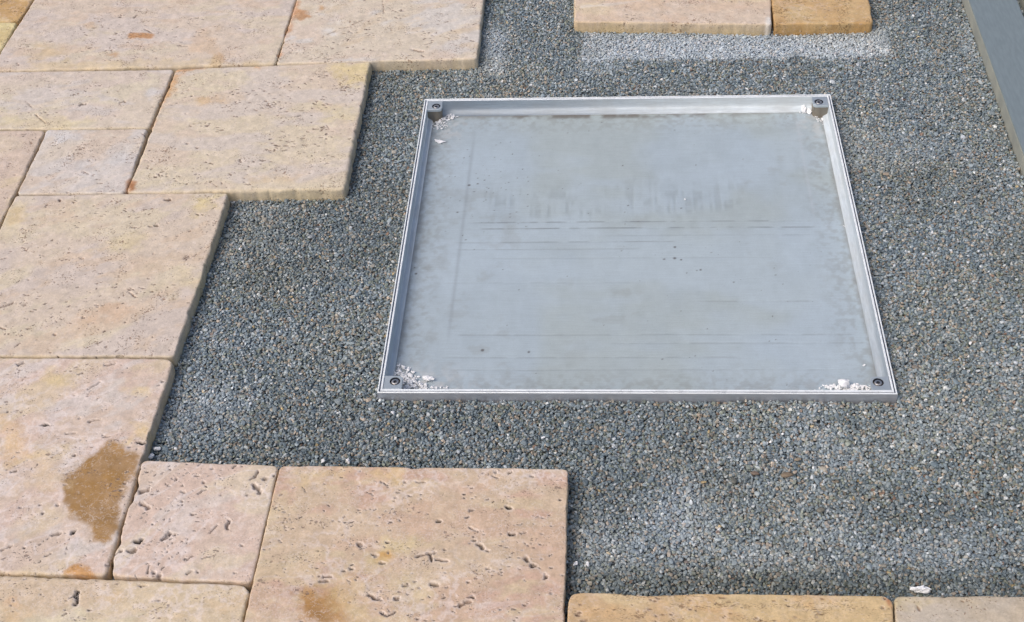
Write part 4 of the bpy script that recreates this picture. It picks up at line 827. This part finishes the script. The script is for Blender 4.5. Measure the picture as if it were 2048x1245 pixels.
for k, (px, py, sx, sy) in enumerate(((X0, Y1, 1, -1), (X1, Y1, -1, -1), (X0, Y0, 1, 1), (X1, Y0, -1, 1))):
    # mirror about the cover's middle: rotate the plate or reflect it
    br = link('corner_bracket', m_plate, None, cover)
    br.location = (px + sx * .0084 - cx, py + sy * .0084 - cy, 0.0152 + 0.02)
    br.scale = (sx, sy, 1)
    bs = link('boss', m_boss, None, br)
    sw = link('screw_well', m_well, None, br); sw.location = (HC[0], HC[1], 0)
    s1 = link('screw', m_screw, None, br); s1.location = (HC[0], HC[1], 0)
    s2 = link('hex_socket', m_sock, None, br); s2.location = (HC[0], HC[1], 0)

# ------------------------------------------------------------------ long metal profile on the right
def bar_mesh(name, pts, y0, y1, bev=.0015):
    """extrude an XZ outline along Y"""
    bm = bmesh.new(); vs = [bm.verts.new((x, y0, z)) for x, z in pts]; f = bm.faces.new(vs)
    r = bmesh.ops.extrude_face_region(bm, geom=[f])
    bmesh.ops.translate(bm, vec=(0, y1 - y0, 0), verts=[e for e in r['geom'] if isinstance(e, bmesh.types.BMVert)])
    bmesh.ops.recalc_face_normals(bm, faces=bm.faces)
    bmesh.ops.bevel(bm, geom=[e for e in bm.edges if abs(e.verts[0].co.y - e.verts[1].co.y) > .01], offset=bev, segments=3, affect='EDGES')
    me = bpy.data.meshes.new(name); bm.to_mesh(me); bm.free(); return me
M_BAR = metal_mat('dull_zinc_profile', (0.235, 0.29, 0.31), 0.45, 0.12, (0.22, 0.27, 0.285), .0002, (6, 1, 1), .2)
M_BARS = metal_mat('profile_flank', (0.40, 0.42, 0.38), 0.55, 0.6, (0.36, 0.37, 0.31), .0004, (1, 1, 1), .35)
bar = link('metal_profile', None); bar.location = (0.766, 1.9, 0.0); bar.rotation_euler = (0, 0, math.radians(-1.0))
tag(bar, 'long flat grey metal profile lying along the right edge of the gravel', 'metal profile')
link('top_face', bar_mesh('top_face', [(0.0008, .0266), (0.0978, .0266), (0.0978, .0300), (0.0008, .0300)], -.9, 1.2, .0008), M_BAR, bar)
link('flank', bar_mesh('flank', [(0.0, -.012), (0.0045, -.012), (0.0045, .0264), (0.0, .0264)], -.9, 1.2, .0006), M_BARS, bar)
link('flank', bar_mesh('flank', [(0.0935, -.012), (0.098, -.012), (0.098, .0264), (0.0935, .0264)], -.9, 1.2, .0006), M_BARS, bar)
e2 = link('metal_edging', bar_mesh('metal_edging', [(0, -.012), (.06, -.012), (.06, .03), (0, .03)], -.9, 1.2, .002), M_BARS)
e2.location = (0.884, 1.9, 0); e2.rotation_euler = (0, 0, math.radians(-1.0))
tag(e2, 'pale edging strip beyond the dark slot beside the metal profile', 'edging strip')

# ------------------------------------------------------------------ ground sheet (hole where the cover sits)
def ground_mat():
    m, nt, b = new_mat('gravel_bed')
    v = coords(nt, rand=False)
    vo = nt.nodes.new('ShaderNodeTexVoronoi'); vo.inputs['Scale'].default_value = 170; nt.links.new(v, vo.inputs['Vector'])
    sep = nt.nodes.new('ShaderNodeSeparateColor'); nt.links.new(vo.outputs['Color'], sep.inputs[0])
    c = mixc(nt, sep.outputs[0], (0.12, 0.15, 0.17), (0.30, 0.32, 0.33))
    c = mixc(nt, ramp(nt, sep.outputs[1], .8, .95), c, (0.26, 0.22, 0.17))
    c = mixc(nt, ramp(nt, vo.outputs['Distance'], .45, .85), c, (0.06, 0.068, 0.075))
    nt.links.new(c, b.inputs['Base Color']); b.inputs['Roughness'].default_value = .8
    bump(nt, math_n(nt, 'SUBTRACT', 1.0, vo.outputs['Distance']), 1.0, .004, b)
    return m
gxs = [-20, X0 + .001, X1 - .001, 20]; gys = [-18, Y0 + .001, Y1 - .001, 22]
V = [(x, y, -.0075) for y in gys for x in gxs]; F = [(j * 4 + i, j * 4 + i + 1, (j + 1) * 4 + i + 1, (j + 1) * 4 + i) for j in range(3) for i in range(3) if not (i == 1 and j == 1)]
g = link('ground', new_mesh('ground', V, F, None, False), ground_mat()); tag(g, kind='structure')

# ------------------------------------------------------------------ gravel: tens of thousands of pebbles instanced on points
def pebble_mesh(seed):
    r = np.random.default_rng(seed); bm = bmesh.new(); bmesh.ops.create_icosphere(bm, subdivisions=2, radius=1.0)
    sx, sy, sz = 1.0, r.uniform(.62, .9), r.uniform(.38, .62)
    planes = [(Vector(r.normal(0, 1, 3)).normalized(), r.uniform(.42, .78)) for _ in range(8)]
    for v in bm.verts:
        c = v.co.copy(); c *= 1 + .10 * math.sin(c.x * 3 + seed) * math.cos(c.y * 2.5 + seed * 2) + r.normal(0, .015)
        for nrm, d in planes:
            k = c.dot(nrm) - d
            if k > 0: c -= nrm * k * .85
        v.co = (c.x * sx * .5, c.y * sy * .5, c.z * sz * .5)
    me = bpy.data.meshes.new('pebble'); bm.to_mesh(me); bm.free()
    me.polygons.foreach_set('use_smooth', np.full(len(me.polygons), seed > 58)); me.update(); return me

def pebble_mat(name, attr_type='INSTANCER'):
    m, nt, b = new_mat(name)
    at = N(nt, 'ShaderNodeAttribute', attribute_name='tint', attribute_type=attr_type)
    tc = nt.nodes.new('ShaderNodeTexCoord')
    n1 = noise(nt, tc.outputs['Object'], 3.5 if attr_type == 'INSTANCER' else 500, 4, .6)
    c = mixc(nt, 1.0, at.outputs['Color'], ramp(nt, n1, .3, .7, .86, 1.14), 'MULTIPLY')
    nt.links.new(c, b.inputs['Base Color']); b.inputs['Roughness'].default_value = .62; b.inputs['Specular IOR Level'].default_value = .5
    return m
M_PEB = pebble_mat('gravel_pebbles')

HOLES = [np.array(S['q']) for S in SLABS]
def inside_quad(x, y, q, inset):
    ok = np.ones(x.shape, bool)
    for k in range(4):
        p, r = q[k], q[(k + 1) % 4]; e = r - p; e = e / np.hypot(*e)
        ok &= (x - p[0]) * e[1] - (y - p[1]) * e[0] > inset
    return ok
def slab_dist(x, y):
    """distance outside the nearest slab edge (approx.)"""
    d = np.full(x.shape, 1.0)
    for q in HOLES:
        m = np.full(x.shape, -1e9)
        for k in range(4):
            p, r = q[k], q[(k + 1) % 4]; e = r - p; e = e / np.hypot(*e)
            m = np.maximum(m, -((x - p[0]) * e[1] - (y - p[1]) * e[0]))
        d = np.minimum(d, m)
    return d
GX0, GX1, GY0, GY1 = -1.1, 1.25, 0.62, 3.0
def relief(x, y):
    return (fbm(x * 5, y * 5, 300, 3) - .5) * .0055 + (fbm(x * 17, y * 17, 301, 3) - .5) * .0035

def layer(sp, zoff, s0, s1, tilt, seed, keep=1.0, jit=.42):
    r = np.random.default_rng(seed)
    xs = np.arange(GX0, GX1, sp); ys = np.arange(GY0, GY1, sp * .866)
    X, Y = np.meshgrid(xs, ys); X = X + (np.arange(len(ys)) % 2)[:, None] * sp * .5
    X = X + r.uniform(-jit, jit, X.shape) * sp; Y = Y + r.uniform(-jit, jit, X.shape) * sp
    X, Y = X.ravel(), Y.ravel()
    k = (r.random(len(X)) < keep)
    k &= slab_dist(X, Y) > -.004
    k &= ~((X > X0 - .0025) & (X < X1 + .0025) & (Y > Y0 - .0025) & (Y < Y1 + .0025))
    bx = .766 + (Y - 1.9) * math.tan(math.radians(1.0))
    k &= ~((X > bx - .002) & (X < bx + .0995))
    X, Y = X[k], Y[k]; n = len(X)
    size = s0 + (s1 - s0) * r.beta(1.8, 3.2, n)
    Z = relief(X, Y) + zoff + r.normal(0, .0006, n)
    rot = np.stack([r.normal(0, tilt, n), r.normal(0, tilt, n), r.uniform(0, 6.283, n)], -1)
    return np.stack([X, Y, Z], -1), size, rot
parts_ = [layer(.0062, -.0040, .0072, .0115, .35, 1), layer(.0054, -.0016, .0048, .0105, .38, 2), layer(.0064, .0004, .0042, .0098, .45, 3, .62), layer(.0125, .0016, .0040, .0090, .6, 4, .5), layer(.050, .0012, .0095, .0160, .2, 5, .6, .5), layer(.009, .0022, .0020, .0045, .9, 6, .6)]
PT = np.concatenate([p[0] for p in parts_]); SZ = np.concatenate([p[1] for p in parts_]); RT = np.concatenate([p[2] for p in parts_])
n = len(PT); r = np.random.default_rng(77)
pal = np.array([srgb(112, 124, 130), srgb(130, 140, 144), srgb(96, 108, 114), srgb(146, 152, 152), srgb(118, 124, 114), srgb(150, 144, 132), srgb(132, 122, 110), srgb(168, 172, 174), srgb(164, 150, 134), srgb(120, 98, 84), srgb(200, 202, 200), srgb(172, 152, 114)])
wts = np.array([20, 18, 20, 10, 12, 8, 5, 4.5, 2.0, .7, .8, .25]); wts /= wts.sum()
ci = r.choice(len(pal), n, p=wts); PC = pal[ci] * r.uniform(.70, 1.30, (n, 1))
# dust, wet patches and painted shade: paler, finer imprint strips where slabs have been lifted, contact shade darkened into the pebbles by the slab edges
X, Y = PT[:, 0], PT[:, 1]
dry = np.zeros(n)
def box_mask(x0, x1, y0, y1, s=.012):
    wob = (fbm(X * 22, Y * 22, 400, 3) - .5) * .03
    return sstep(x0 - s, x0 + s, X + wob * .4) * (1 - sstep(x1 - s, x1 + s, X + wob * .4)) * sstep(y0 - s, y0 + s, Y + wob) * (1 - sstep(y1 - s, y1 + s, Y + wob))
dry = np.maximum(dry, box_mask(-0.0301, 0.5968, 2.3202, 2.4303, .008) * .78)
dry = np.maximum(dry, box_mask(-0.2492, -0.1893, 2.2717, 2.4426, .02) * .6)
dry = np.maximum(dry, sstep(.55, .7, fbm(X * 6, Y * 6, 401, 3)) * .16)
for (a, b, ra, rb, am) in [(0.0173, 1.0958, 0.09, 0.05, 0.7), (0.1227, 1.1398, 0.05, 0.09, 0.75), (0.2355, 1.0818, 0.1, 0.03, 0.6), (0.448, 1.1053, 0.12, 0.03, 0.6), (-0.6201, 1.3637, 0.07, 0.06, 0.6), (0.3209, 1.1164, 0.06, 0.05, 0.5), (-0.0214, 1.1826, 0.03, 0.09, 0.0), (-0.6373, 1.7729, 0.08, 0.1, 0.25), (0.1704, 1.2302, 0.1, 0.1, 0.2)]:
    dry = np.maximum(dry, np.exp(-((X - a) / ra) ** 2 - ((Y - b) / rb) ** 2) * am * (.6 + .8 * fbm(X * 20, Y * 20, 402, 3)) * .55)
dry = np.clip(dry * (.60 + .5 * fbm(X * 70, Y * 70, 406, 2) + .35 * r.random(n)), 0, 1)
damp_shade = sstep(.50, .68, fbm(X * 7 + 9, Y * 7, 403, 4)) * .35
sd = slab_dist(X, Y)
damp_shade = np.maximum(damp_shade, (1 - sstep(.004, .032, sd)) * .45 * sstep(.3, .6, fbm(X * 10, Y * 10, 404, 3)))  # contact shade painted into the pebbles next to the slabs
damp_shade = np.maximum(damp_shade, np.exp(-((X - .33) / .6) ** 2 - ((Y - 1.0448) / .030) ** 2) * .85)  # darker strip across the front of the bed
PC = mix(PC, PC * .5 + srgb(204, 210, 215) * .58, dry * .92)
PC = mix(PC, PC * np.array([.58, .57, .52]), damp_shade)
PC = PC * np.array([1.15, 1.20, 1.25])
# warmer towards the front of the bed
wm = sstep(.42, .62, fbm(X * 4, Y * 4, 405, 3)) * .5
PC = mix(PC, PC * np.array([1.06, 1.0, .90]), wm)
VAR = 12
pm = bpy.data.meshes.new('gravel'); pm.vertices.add(n); pm.vertices.foreach_set('co', PT.astype(np.float32).ravel())
def attr(name, typ, arr, field):
    a = pm.attributes.new(name, typ, 'POINT'); a.data.foreach_set(field, np.ascontiguousarray(arr).ravel())
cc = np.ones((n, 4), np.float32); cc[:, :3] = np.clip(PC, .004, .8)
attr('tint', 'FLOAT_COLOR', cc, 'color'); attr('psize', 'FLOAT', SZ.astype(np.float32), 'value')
attr('prot', 'FLOAT_VECTOR', RT.astype(np.float32), 'vector'); attr('pvar', 'INT', r.integers(0, VAR, n).astype(np.int32), 'value')
gravel = link('gravel', pm); tag(gravel, 'loose bed of small blue grey and brown pebbles between the slabs', None, None, 'stuff')
pcol = bpy.data.collections.new('pebble_shapes')          # holds the source shapes only; not linked to the scene
for k in range(VAR):
    me = pebble_mesh(k + 1); me.materials.append(M_PEB)
    o = bpy.data.objects.new('pebble_%02d' % k, me); pcol.objects.link(o)
ng = bpy.data.node_groups.new('scatter_pebbles', 'GeometryNodeTree')
ng.interface.new_socket('Geometry', in_out='INPUT', socket_type='NodeSocketGeometry'); ng.interface.new_socket('Geometry', in_out='OUTPUT', socket_type='NodeSocketGeometry')
gi_ = ng.nodes.new('NodeGroupInput'); go_ = ng.nodes.new('NodeGroupOutput')
iop = ng.nodes.new('GeometryNodeInstanceOnPoints'); cinf = ng.nodes.new('GeometryNodeCollectionInfo')
cinf.inputs['Collection'].default_value = pcol; cinf.inputs['Separate Children'].default_value = True; cinf.inputs['Reset Children'].default_value = True
iop.inputs['Pick Instance'].default_value = True
def named(name, dt):
    q_ = ng.nodes.new('GeometryNodeInputNamedAttribute'); q_.data_type = dt; q_.inputs['Name'].default_value = name; return q_.outputs['Attribute']
m2p = ng.nodes.new('GeometryNodeMeshToPoints')
ng.links.new(gi_.outputs[0], m2p.inputs['Mesh'])
ng.links.new(m2p.outputs[0], iop.inputs['Points']); ng.links.new(cinf.outputs[0], iop.inputs['Instance'])
ng.links.new(named('pvar', 'INT'), iop.inputs['Instance Index']); ng.links.new(named('psize', 'FLOAT'), iop.inputs['Scale'])
e2r = ng.nodes.new('FunctionNodeEulerToRotation'); ng.links.new(named('prot', 'FLOAT_VECTOR'), e2r.inputs[0]); ng.links.new(e2r.outputs[0], iop.inputs['Rotation'])
ng.links.new(iop.outputs[0], go_.inputs[0])
md = gravel.modifiers.new('scatter', 'NODES'); md.node_group = ng
pm.materials.append(M_PEB)

# ------------------------------------------------------------------ bigger single pebbles one can point to
M_SOLO = pebble_mat('single_pebble', 'GEOMETRY')
for (px, py, sx, sy, an, c, lab) in [(0.2749, 1.2296, 0.021, 0.013, 0.1, (122, 108, 90), 'large flat brown pebble in the gravel in front of the cover'), (0.315, 1.1658, 0.015, 0.012, 0.2, (110, 108, 98), 'round grey brown pebble below and right of the large flat brown one'), (0.1974, 1.2178, 0.01, 0.016, 0.3, (92, 94, 88), 'dark oblong pebble left of the large flat brown one'),
 (0.2293, 1.232, 0.015, 0.01, -0.2, (112, 98, 86), 'reddish brown pebble just left of the large flat brown one'), (0.1542, 1.2147, 0.01, 0.006, 0.1, (168, 150, 112), 'yellow pebble lying in the gravel in front of the cover'), (0.293, 1.2578, 0.013, 0.008, 0.1, (138, 126, 108), 'tan pebble just above the large flat brown one'),
 (-0.4054, 2.2716, 0.011, 0.01, 0.1, (128, 140, 146), 'light grey stone in the gravel notch right of the second step slab')]:
    me = pebble_mesh(int(sx * 1e5) % 50 + 60)
    k = len(me.vertices); a = np.empty(k * 3, np.float32); me.vertices.foreach_get('co', a); a = a.reshape(-1, 3) * [sx, sy * 1.25, min(sx, sy) * 1.1]
    me.vertices.foreach_set('co', a.astype(np.float32).ravel())
    at = me.attributes.new('tint', 'FLOAT_COLOR', 'POINT'); at.data.foreach_set('color', np.tile(np.append(srgb(*c), 1).astype(np.float32), k)); me.update()
    zz = float(relief(np.array([px]), np.array([py]))[0])
    o = link('pebble', me, M_SOLO, None, (px, py, zz + .0042)); o.rotation_euler = (.08, -.06, an)
    tag(o, lab, 'pebble', 'larger single pebbles in the gravel')

# ------------------------------------------------------------------ white mortar chunks and crumbs
def mortar_mat():
    m, nt, b = new_mat('dry_white_mortar'); v = coords(nt)
    n1 = noise(nt, v, 240, 5, .7)
    c = mixc(nt, ramp(nt, n1, .3, .7), (0.78, 0.79, 0.80), (0.92, 0.94, 0.96))
    nt.links.new(c, b.inputs['Base Color']); b.inputs['Roughness'].default_value = .9
    bump(nt, n1, .8, .0012, b); return m
M_MORT = mortar_mat()
def chunk_geo(L, W, T, seed, sub=3):
    r = np.random.default_rng(seed); bm = bmesh.new(); bmesh.ops.create_icosphere(bm, subdivisions=sub, radius=1.0)
    planes = [(Vector((*r.normal(0, 1, 2), r.normal(0, .5))).normalized(), r.uniform(.45, .85)) for _ in range(7)]
    lob = [(r.uniform(0, 6.28), r.uniform(.5, 1.0)) for _ in range(3)]
    off = r.uniform(0, 50, 2); out = []
    for v in bm.verts:
        c = v.co.copy(); th = math.atan2(c.y, c.x)
        k = .50 + sum(a * .62 * max(0, math.cos(th - t)) ** 5 for t, a in lob)
        c.x *= k; c.y *= k
        for nrm, d in planes:
            q_ = c.dot(nrm) - d
            if q_ > 0: c -= nrm * q_ * .9
        out.append(c)
    P = np.array(out); nz = fbm(P[:, 0] * 3 + off[0], P[:, 1] * 3 + P[:, 2] * 2 + off[1], seed, 3)
    P *= (.55 + .9 * nz)[:, None]
    P = P * np.array([L / 2, W / 2, T / 2]) * 1.25
    F = [tuple(v.index for v in f.verts) for f in bm.faces]; bm.free()
    return P, F
def chunk(name, x, y, z, L, W, T, an, seed, label, group='white mortar bits lying about', tilt=0.0):
    P, F = chunk_geo(L, W, T, seed); P[:, 2] -= P[:, 2].min()
    o = link(name, new_mesh(name, P, F, None, False), M_MORT, None, (x, y, z)); o.rotation_euler = (tilt, tilt * .5, an)
    tag(o, label, 'mortar chunk', group); return o
CH = [(-0.6698, 1.2555, None, 0.012, 0.008, 0.006, 0.6, 'white mortar chunk on the gravel by the upper left corner of the small pink slab'), (-0.6631, 1.2693, None, 0.012, 0.007, 0.005, 0.1, 'pale mortar chunk in the gravel just right of the big stained slab'), (-0.6375, 1.2714, None, 0.006, 0.004, 0.003, 0.1, 'tiny white crumb on the gravel above the small pink slab'),
 (-0.4069, 1.2487, None, 0.008, 0.006, 0.005, 0.4, 'left one of two white crumbs at the far edge of the reddish slab'), (-0.3698, 1.2471, None, 0.008, 0.006, 0.006, 1.2, 'right one of two white crumbs at the far edge of the reddish slab'), (-0.0302, 1.0689, None, 0.009, 0.005, 0.004, 1.0, 'left one of two white flakes right of the reddish slab in the gravel'),
 (-0.0137, 1.0675, None, 0.007, 0.006, 0.004, 0.2, 'right one of two white flakes right of the reddish slab in the gravel'), (0.4266, 1.0325, None, 0.026, 0.013, 0.01, 0.1, 'large white mortar lump at the far edge of the beige corner slab'), (-0.0805, 1.2958, None, 0.009, 0.003, 0.002, 0.3, 'thin white flake on the gravel in front of the cover'),
 (-0.3141, 1.3448, None, 0.008, 0.006, 0.004, 0.3, 'pale flake on the gravel below the front left corner of the cover'), (-0.1311, 2.2281, None, 0.008, 0.004, 0.004, 0.3, 'pale crumb on the gravel beyond the cover'), (0.2952, 2.2048, None, 0.009, 0.003, 0.002, -0.7, 'slender white flake on the gravel behind the right part of the cover'),
 (-0.353, 2.0679, None, 0.006, 0.004, 0.003, 0.7, 'small white flake on the gravel beside the far left corner of the cover'), (-0.6266, 1.7275, None, 0.008, 0.008, 0.004, 0.7, 'pale blue white stone chip in the gravel right of the square pinkish slab'), (-0.3045, 2.0632, -0.0146, 0.022, 0.011, 0.003, -0.3, 'white mortar chip alone on the tray floor near the far left corner'),
 (-0.268, 1.4309, -0.0146, 0.02, 0.013, 0.006, -0.3, 'white mortar chip beside the crumb heap in the near left tray corner'), (0.3803, 1.4193, -0.0106, 0.03, 0.018, 0.008, -0.25, 'largest white mortar chunk, in the near right corner of the tray'), (0.3967, 1.4178, -0.0146, 0.014, 0.008, 0.005, -0.1, 'smaller white mortar chunk just right of the largest one in the tray'),
 (0.4019, 2.1545, -0.0146, 0.012, 0.02, 0.008, 0.3, 'pale mortar lump in the far right corner of the tray'), (0.413, 2.1509, -0.0146, 0.022, 0.01, 0.006, -0.7, 'slanting pale mortar strip next to the far right bracket'), (0.4348, 2.1239, -0.0146, 0.006, 0.012, 0.003, 0.3, 'small white mortar flake near the far right wall of the tray'),
 (0.4262, 2.1324, -0.0146, 0.008, 0.004, 0.003, -0.5, 'tiny white mortar flake between the far right bracket and its flake'), (-0.3196, 2.1462, -0.0146, 0.007, 0.018, 0.006, 0.5, 'narrow pale mortar stick under the far left bracket'), (0.4202, 1.4641, -0.0146, 0.007, 0.004, 0.002, 0.4, 'tiny white crumb on the tray floor near its right wall'),
 (0.1595, 1.8815, -0.0146, 0.003, 0.005, 0.002, 0.4, 'tiny white crumb on the tray floor right of centre'), (0.434, 1.8046, -0.0146, 0.006, 0.002, 0.001, -0.6, 'thin white sliver by the right wall of the tray')]
for k, (x, y, z, L, W, T, an, lab) in enumerate(CH):
    if z is None: z = float(relief(np.array([x]), np.array([y]))[0]) + .0022
    chunk('mortar_chunk', x, y, z, L, W, T, an, 500 + k, lab, tilt=.12 if T > .004 else .05)
# heaps of crumbs in the tray corners: nobody could count them
def heap(spots, seed, label):
    r = np.random.default_rng(seed); VV = []; FF = []; nv = 0
    for (x, y, sx, sy, cnt, s0, s1, zh) in spots:
        for k in range(cnt):
            px, py = x + np.clip(r.normal(0, sx * .5), -sx, sx), y + np.clip(r.normal(0, sy * .5), -sy, sy)
            px = min(max(px, X0 + .0145), X1 - .0145); py = min(max(py, Y0 + .0145), Y1 - .0145)
            L = r.uniform(s0, s1) * (.6 + .7 * r.random())
            P, F = chunk_geo(L, L * r.uniform(.4, .95), L * r.uniform(.16, .5), int(r.integers(1e6)), 1)
            a, t = r.uniform(0, 6.28), r.normal(0, .35)
            R = np.array(Matrix.Rotation(a, 3, 'Z') @ Matrix.Rotation(t, 3, 'X')); P = P @ R.T
            g_ = math.exp(-((px - x) / sx) ** 2 - ((py - y) / sy) ** 2)
            P = P + np.array([px, py, ZF + .0006 - P[:, 2].min() * .6 + r.uniform(0, zh) * g_])
            VV.append(P); FF += [tuple(i + nv for i in f) for f in F]; nv += len(P)
    me = new_mesh('mortar_crumbs', np.concatenate(VV), FF, None, False)
    c = recentre(me); o = link('mortar_crumbs', me, M_MORT, None, c); tag(o, label, None, None, 'stuff')
for (sp_, sd_, lb) in [([(-0.3091, 2.1275, 0.014, 0.022, 90, 0.003, 0.007, 0.004), (-0.2888, 2.1473, 0.01, 0.012, 45, 0.003, 0.007, 0.004), (-0.3005, 2.1206, 0.02, 0.014, 25, 0.002, 0.004, 0.001)], 21, 'heap of dirty white mortar crumbs in the far left corner of the tray'),
 ([(-0.312, 1.4373, 0.018, 0.026, 130, 0.003, 0.009, 0.006), (-0.3006, 1.421, 0.03, 0.016, 150, 0.003, 0.009, 0.006), (-0.2656, 1.4136, 0.022, 0.006, 50, 0.002, 0.006, 0.002), (-0.2418, 1.4136, 0.012, 0.005, 22, 0.002, 0.005, 0.001), (-0.3191, 1.4583, 0.004, 0.01, 14, 0.002, 0.004, 0.001)], 22, 'heap of white mortar crumbs in the near left corner of the tray'),
 ([(0.3643, 1.4156, 0.028, 0.006, 70, 0.003, 0.007, 0.003), (0.3911, 1.4157, 0.03, 0.008, 90, 0.003, 0.008, 0.004), (0.4125, 1.4157, 0.02, 0.006, 40, 0.003, 0.007, 0.002)], 23, 'row of white mortar crumbs along the near right corner of the tray'),
 ([(0.4309, 2.124, 0.006, 0.016, 18, 0.002, 0.004, 0.001), (0.4046, 2.1444, 0.012, 0.01, 14, 0.002, 0.004, 0.001)], 24, 'few mortar crumbs scattered in the far right corner of the tray')]:
    heap(sp_, sd_, lb)
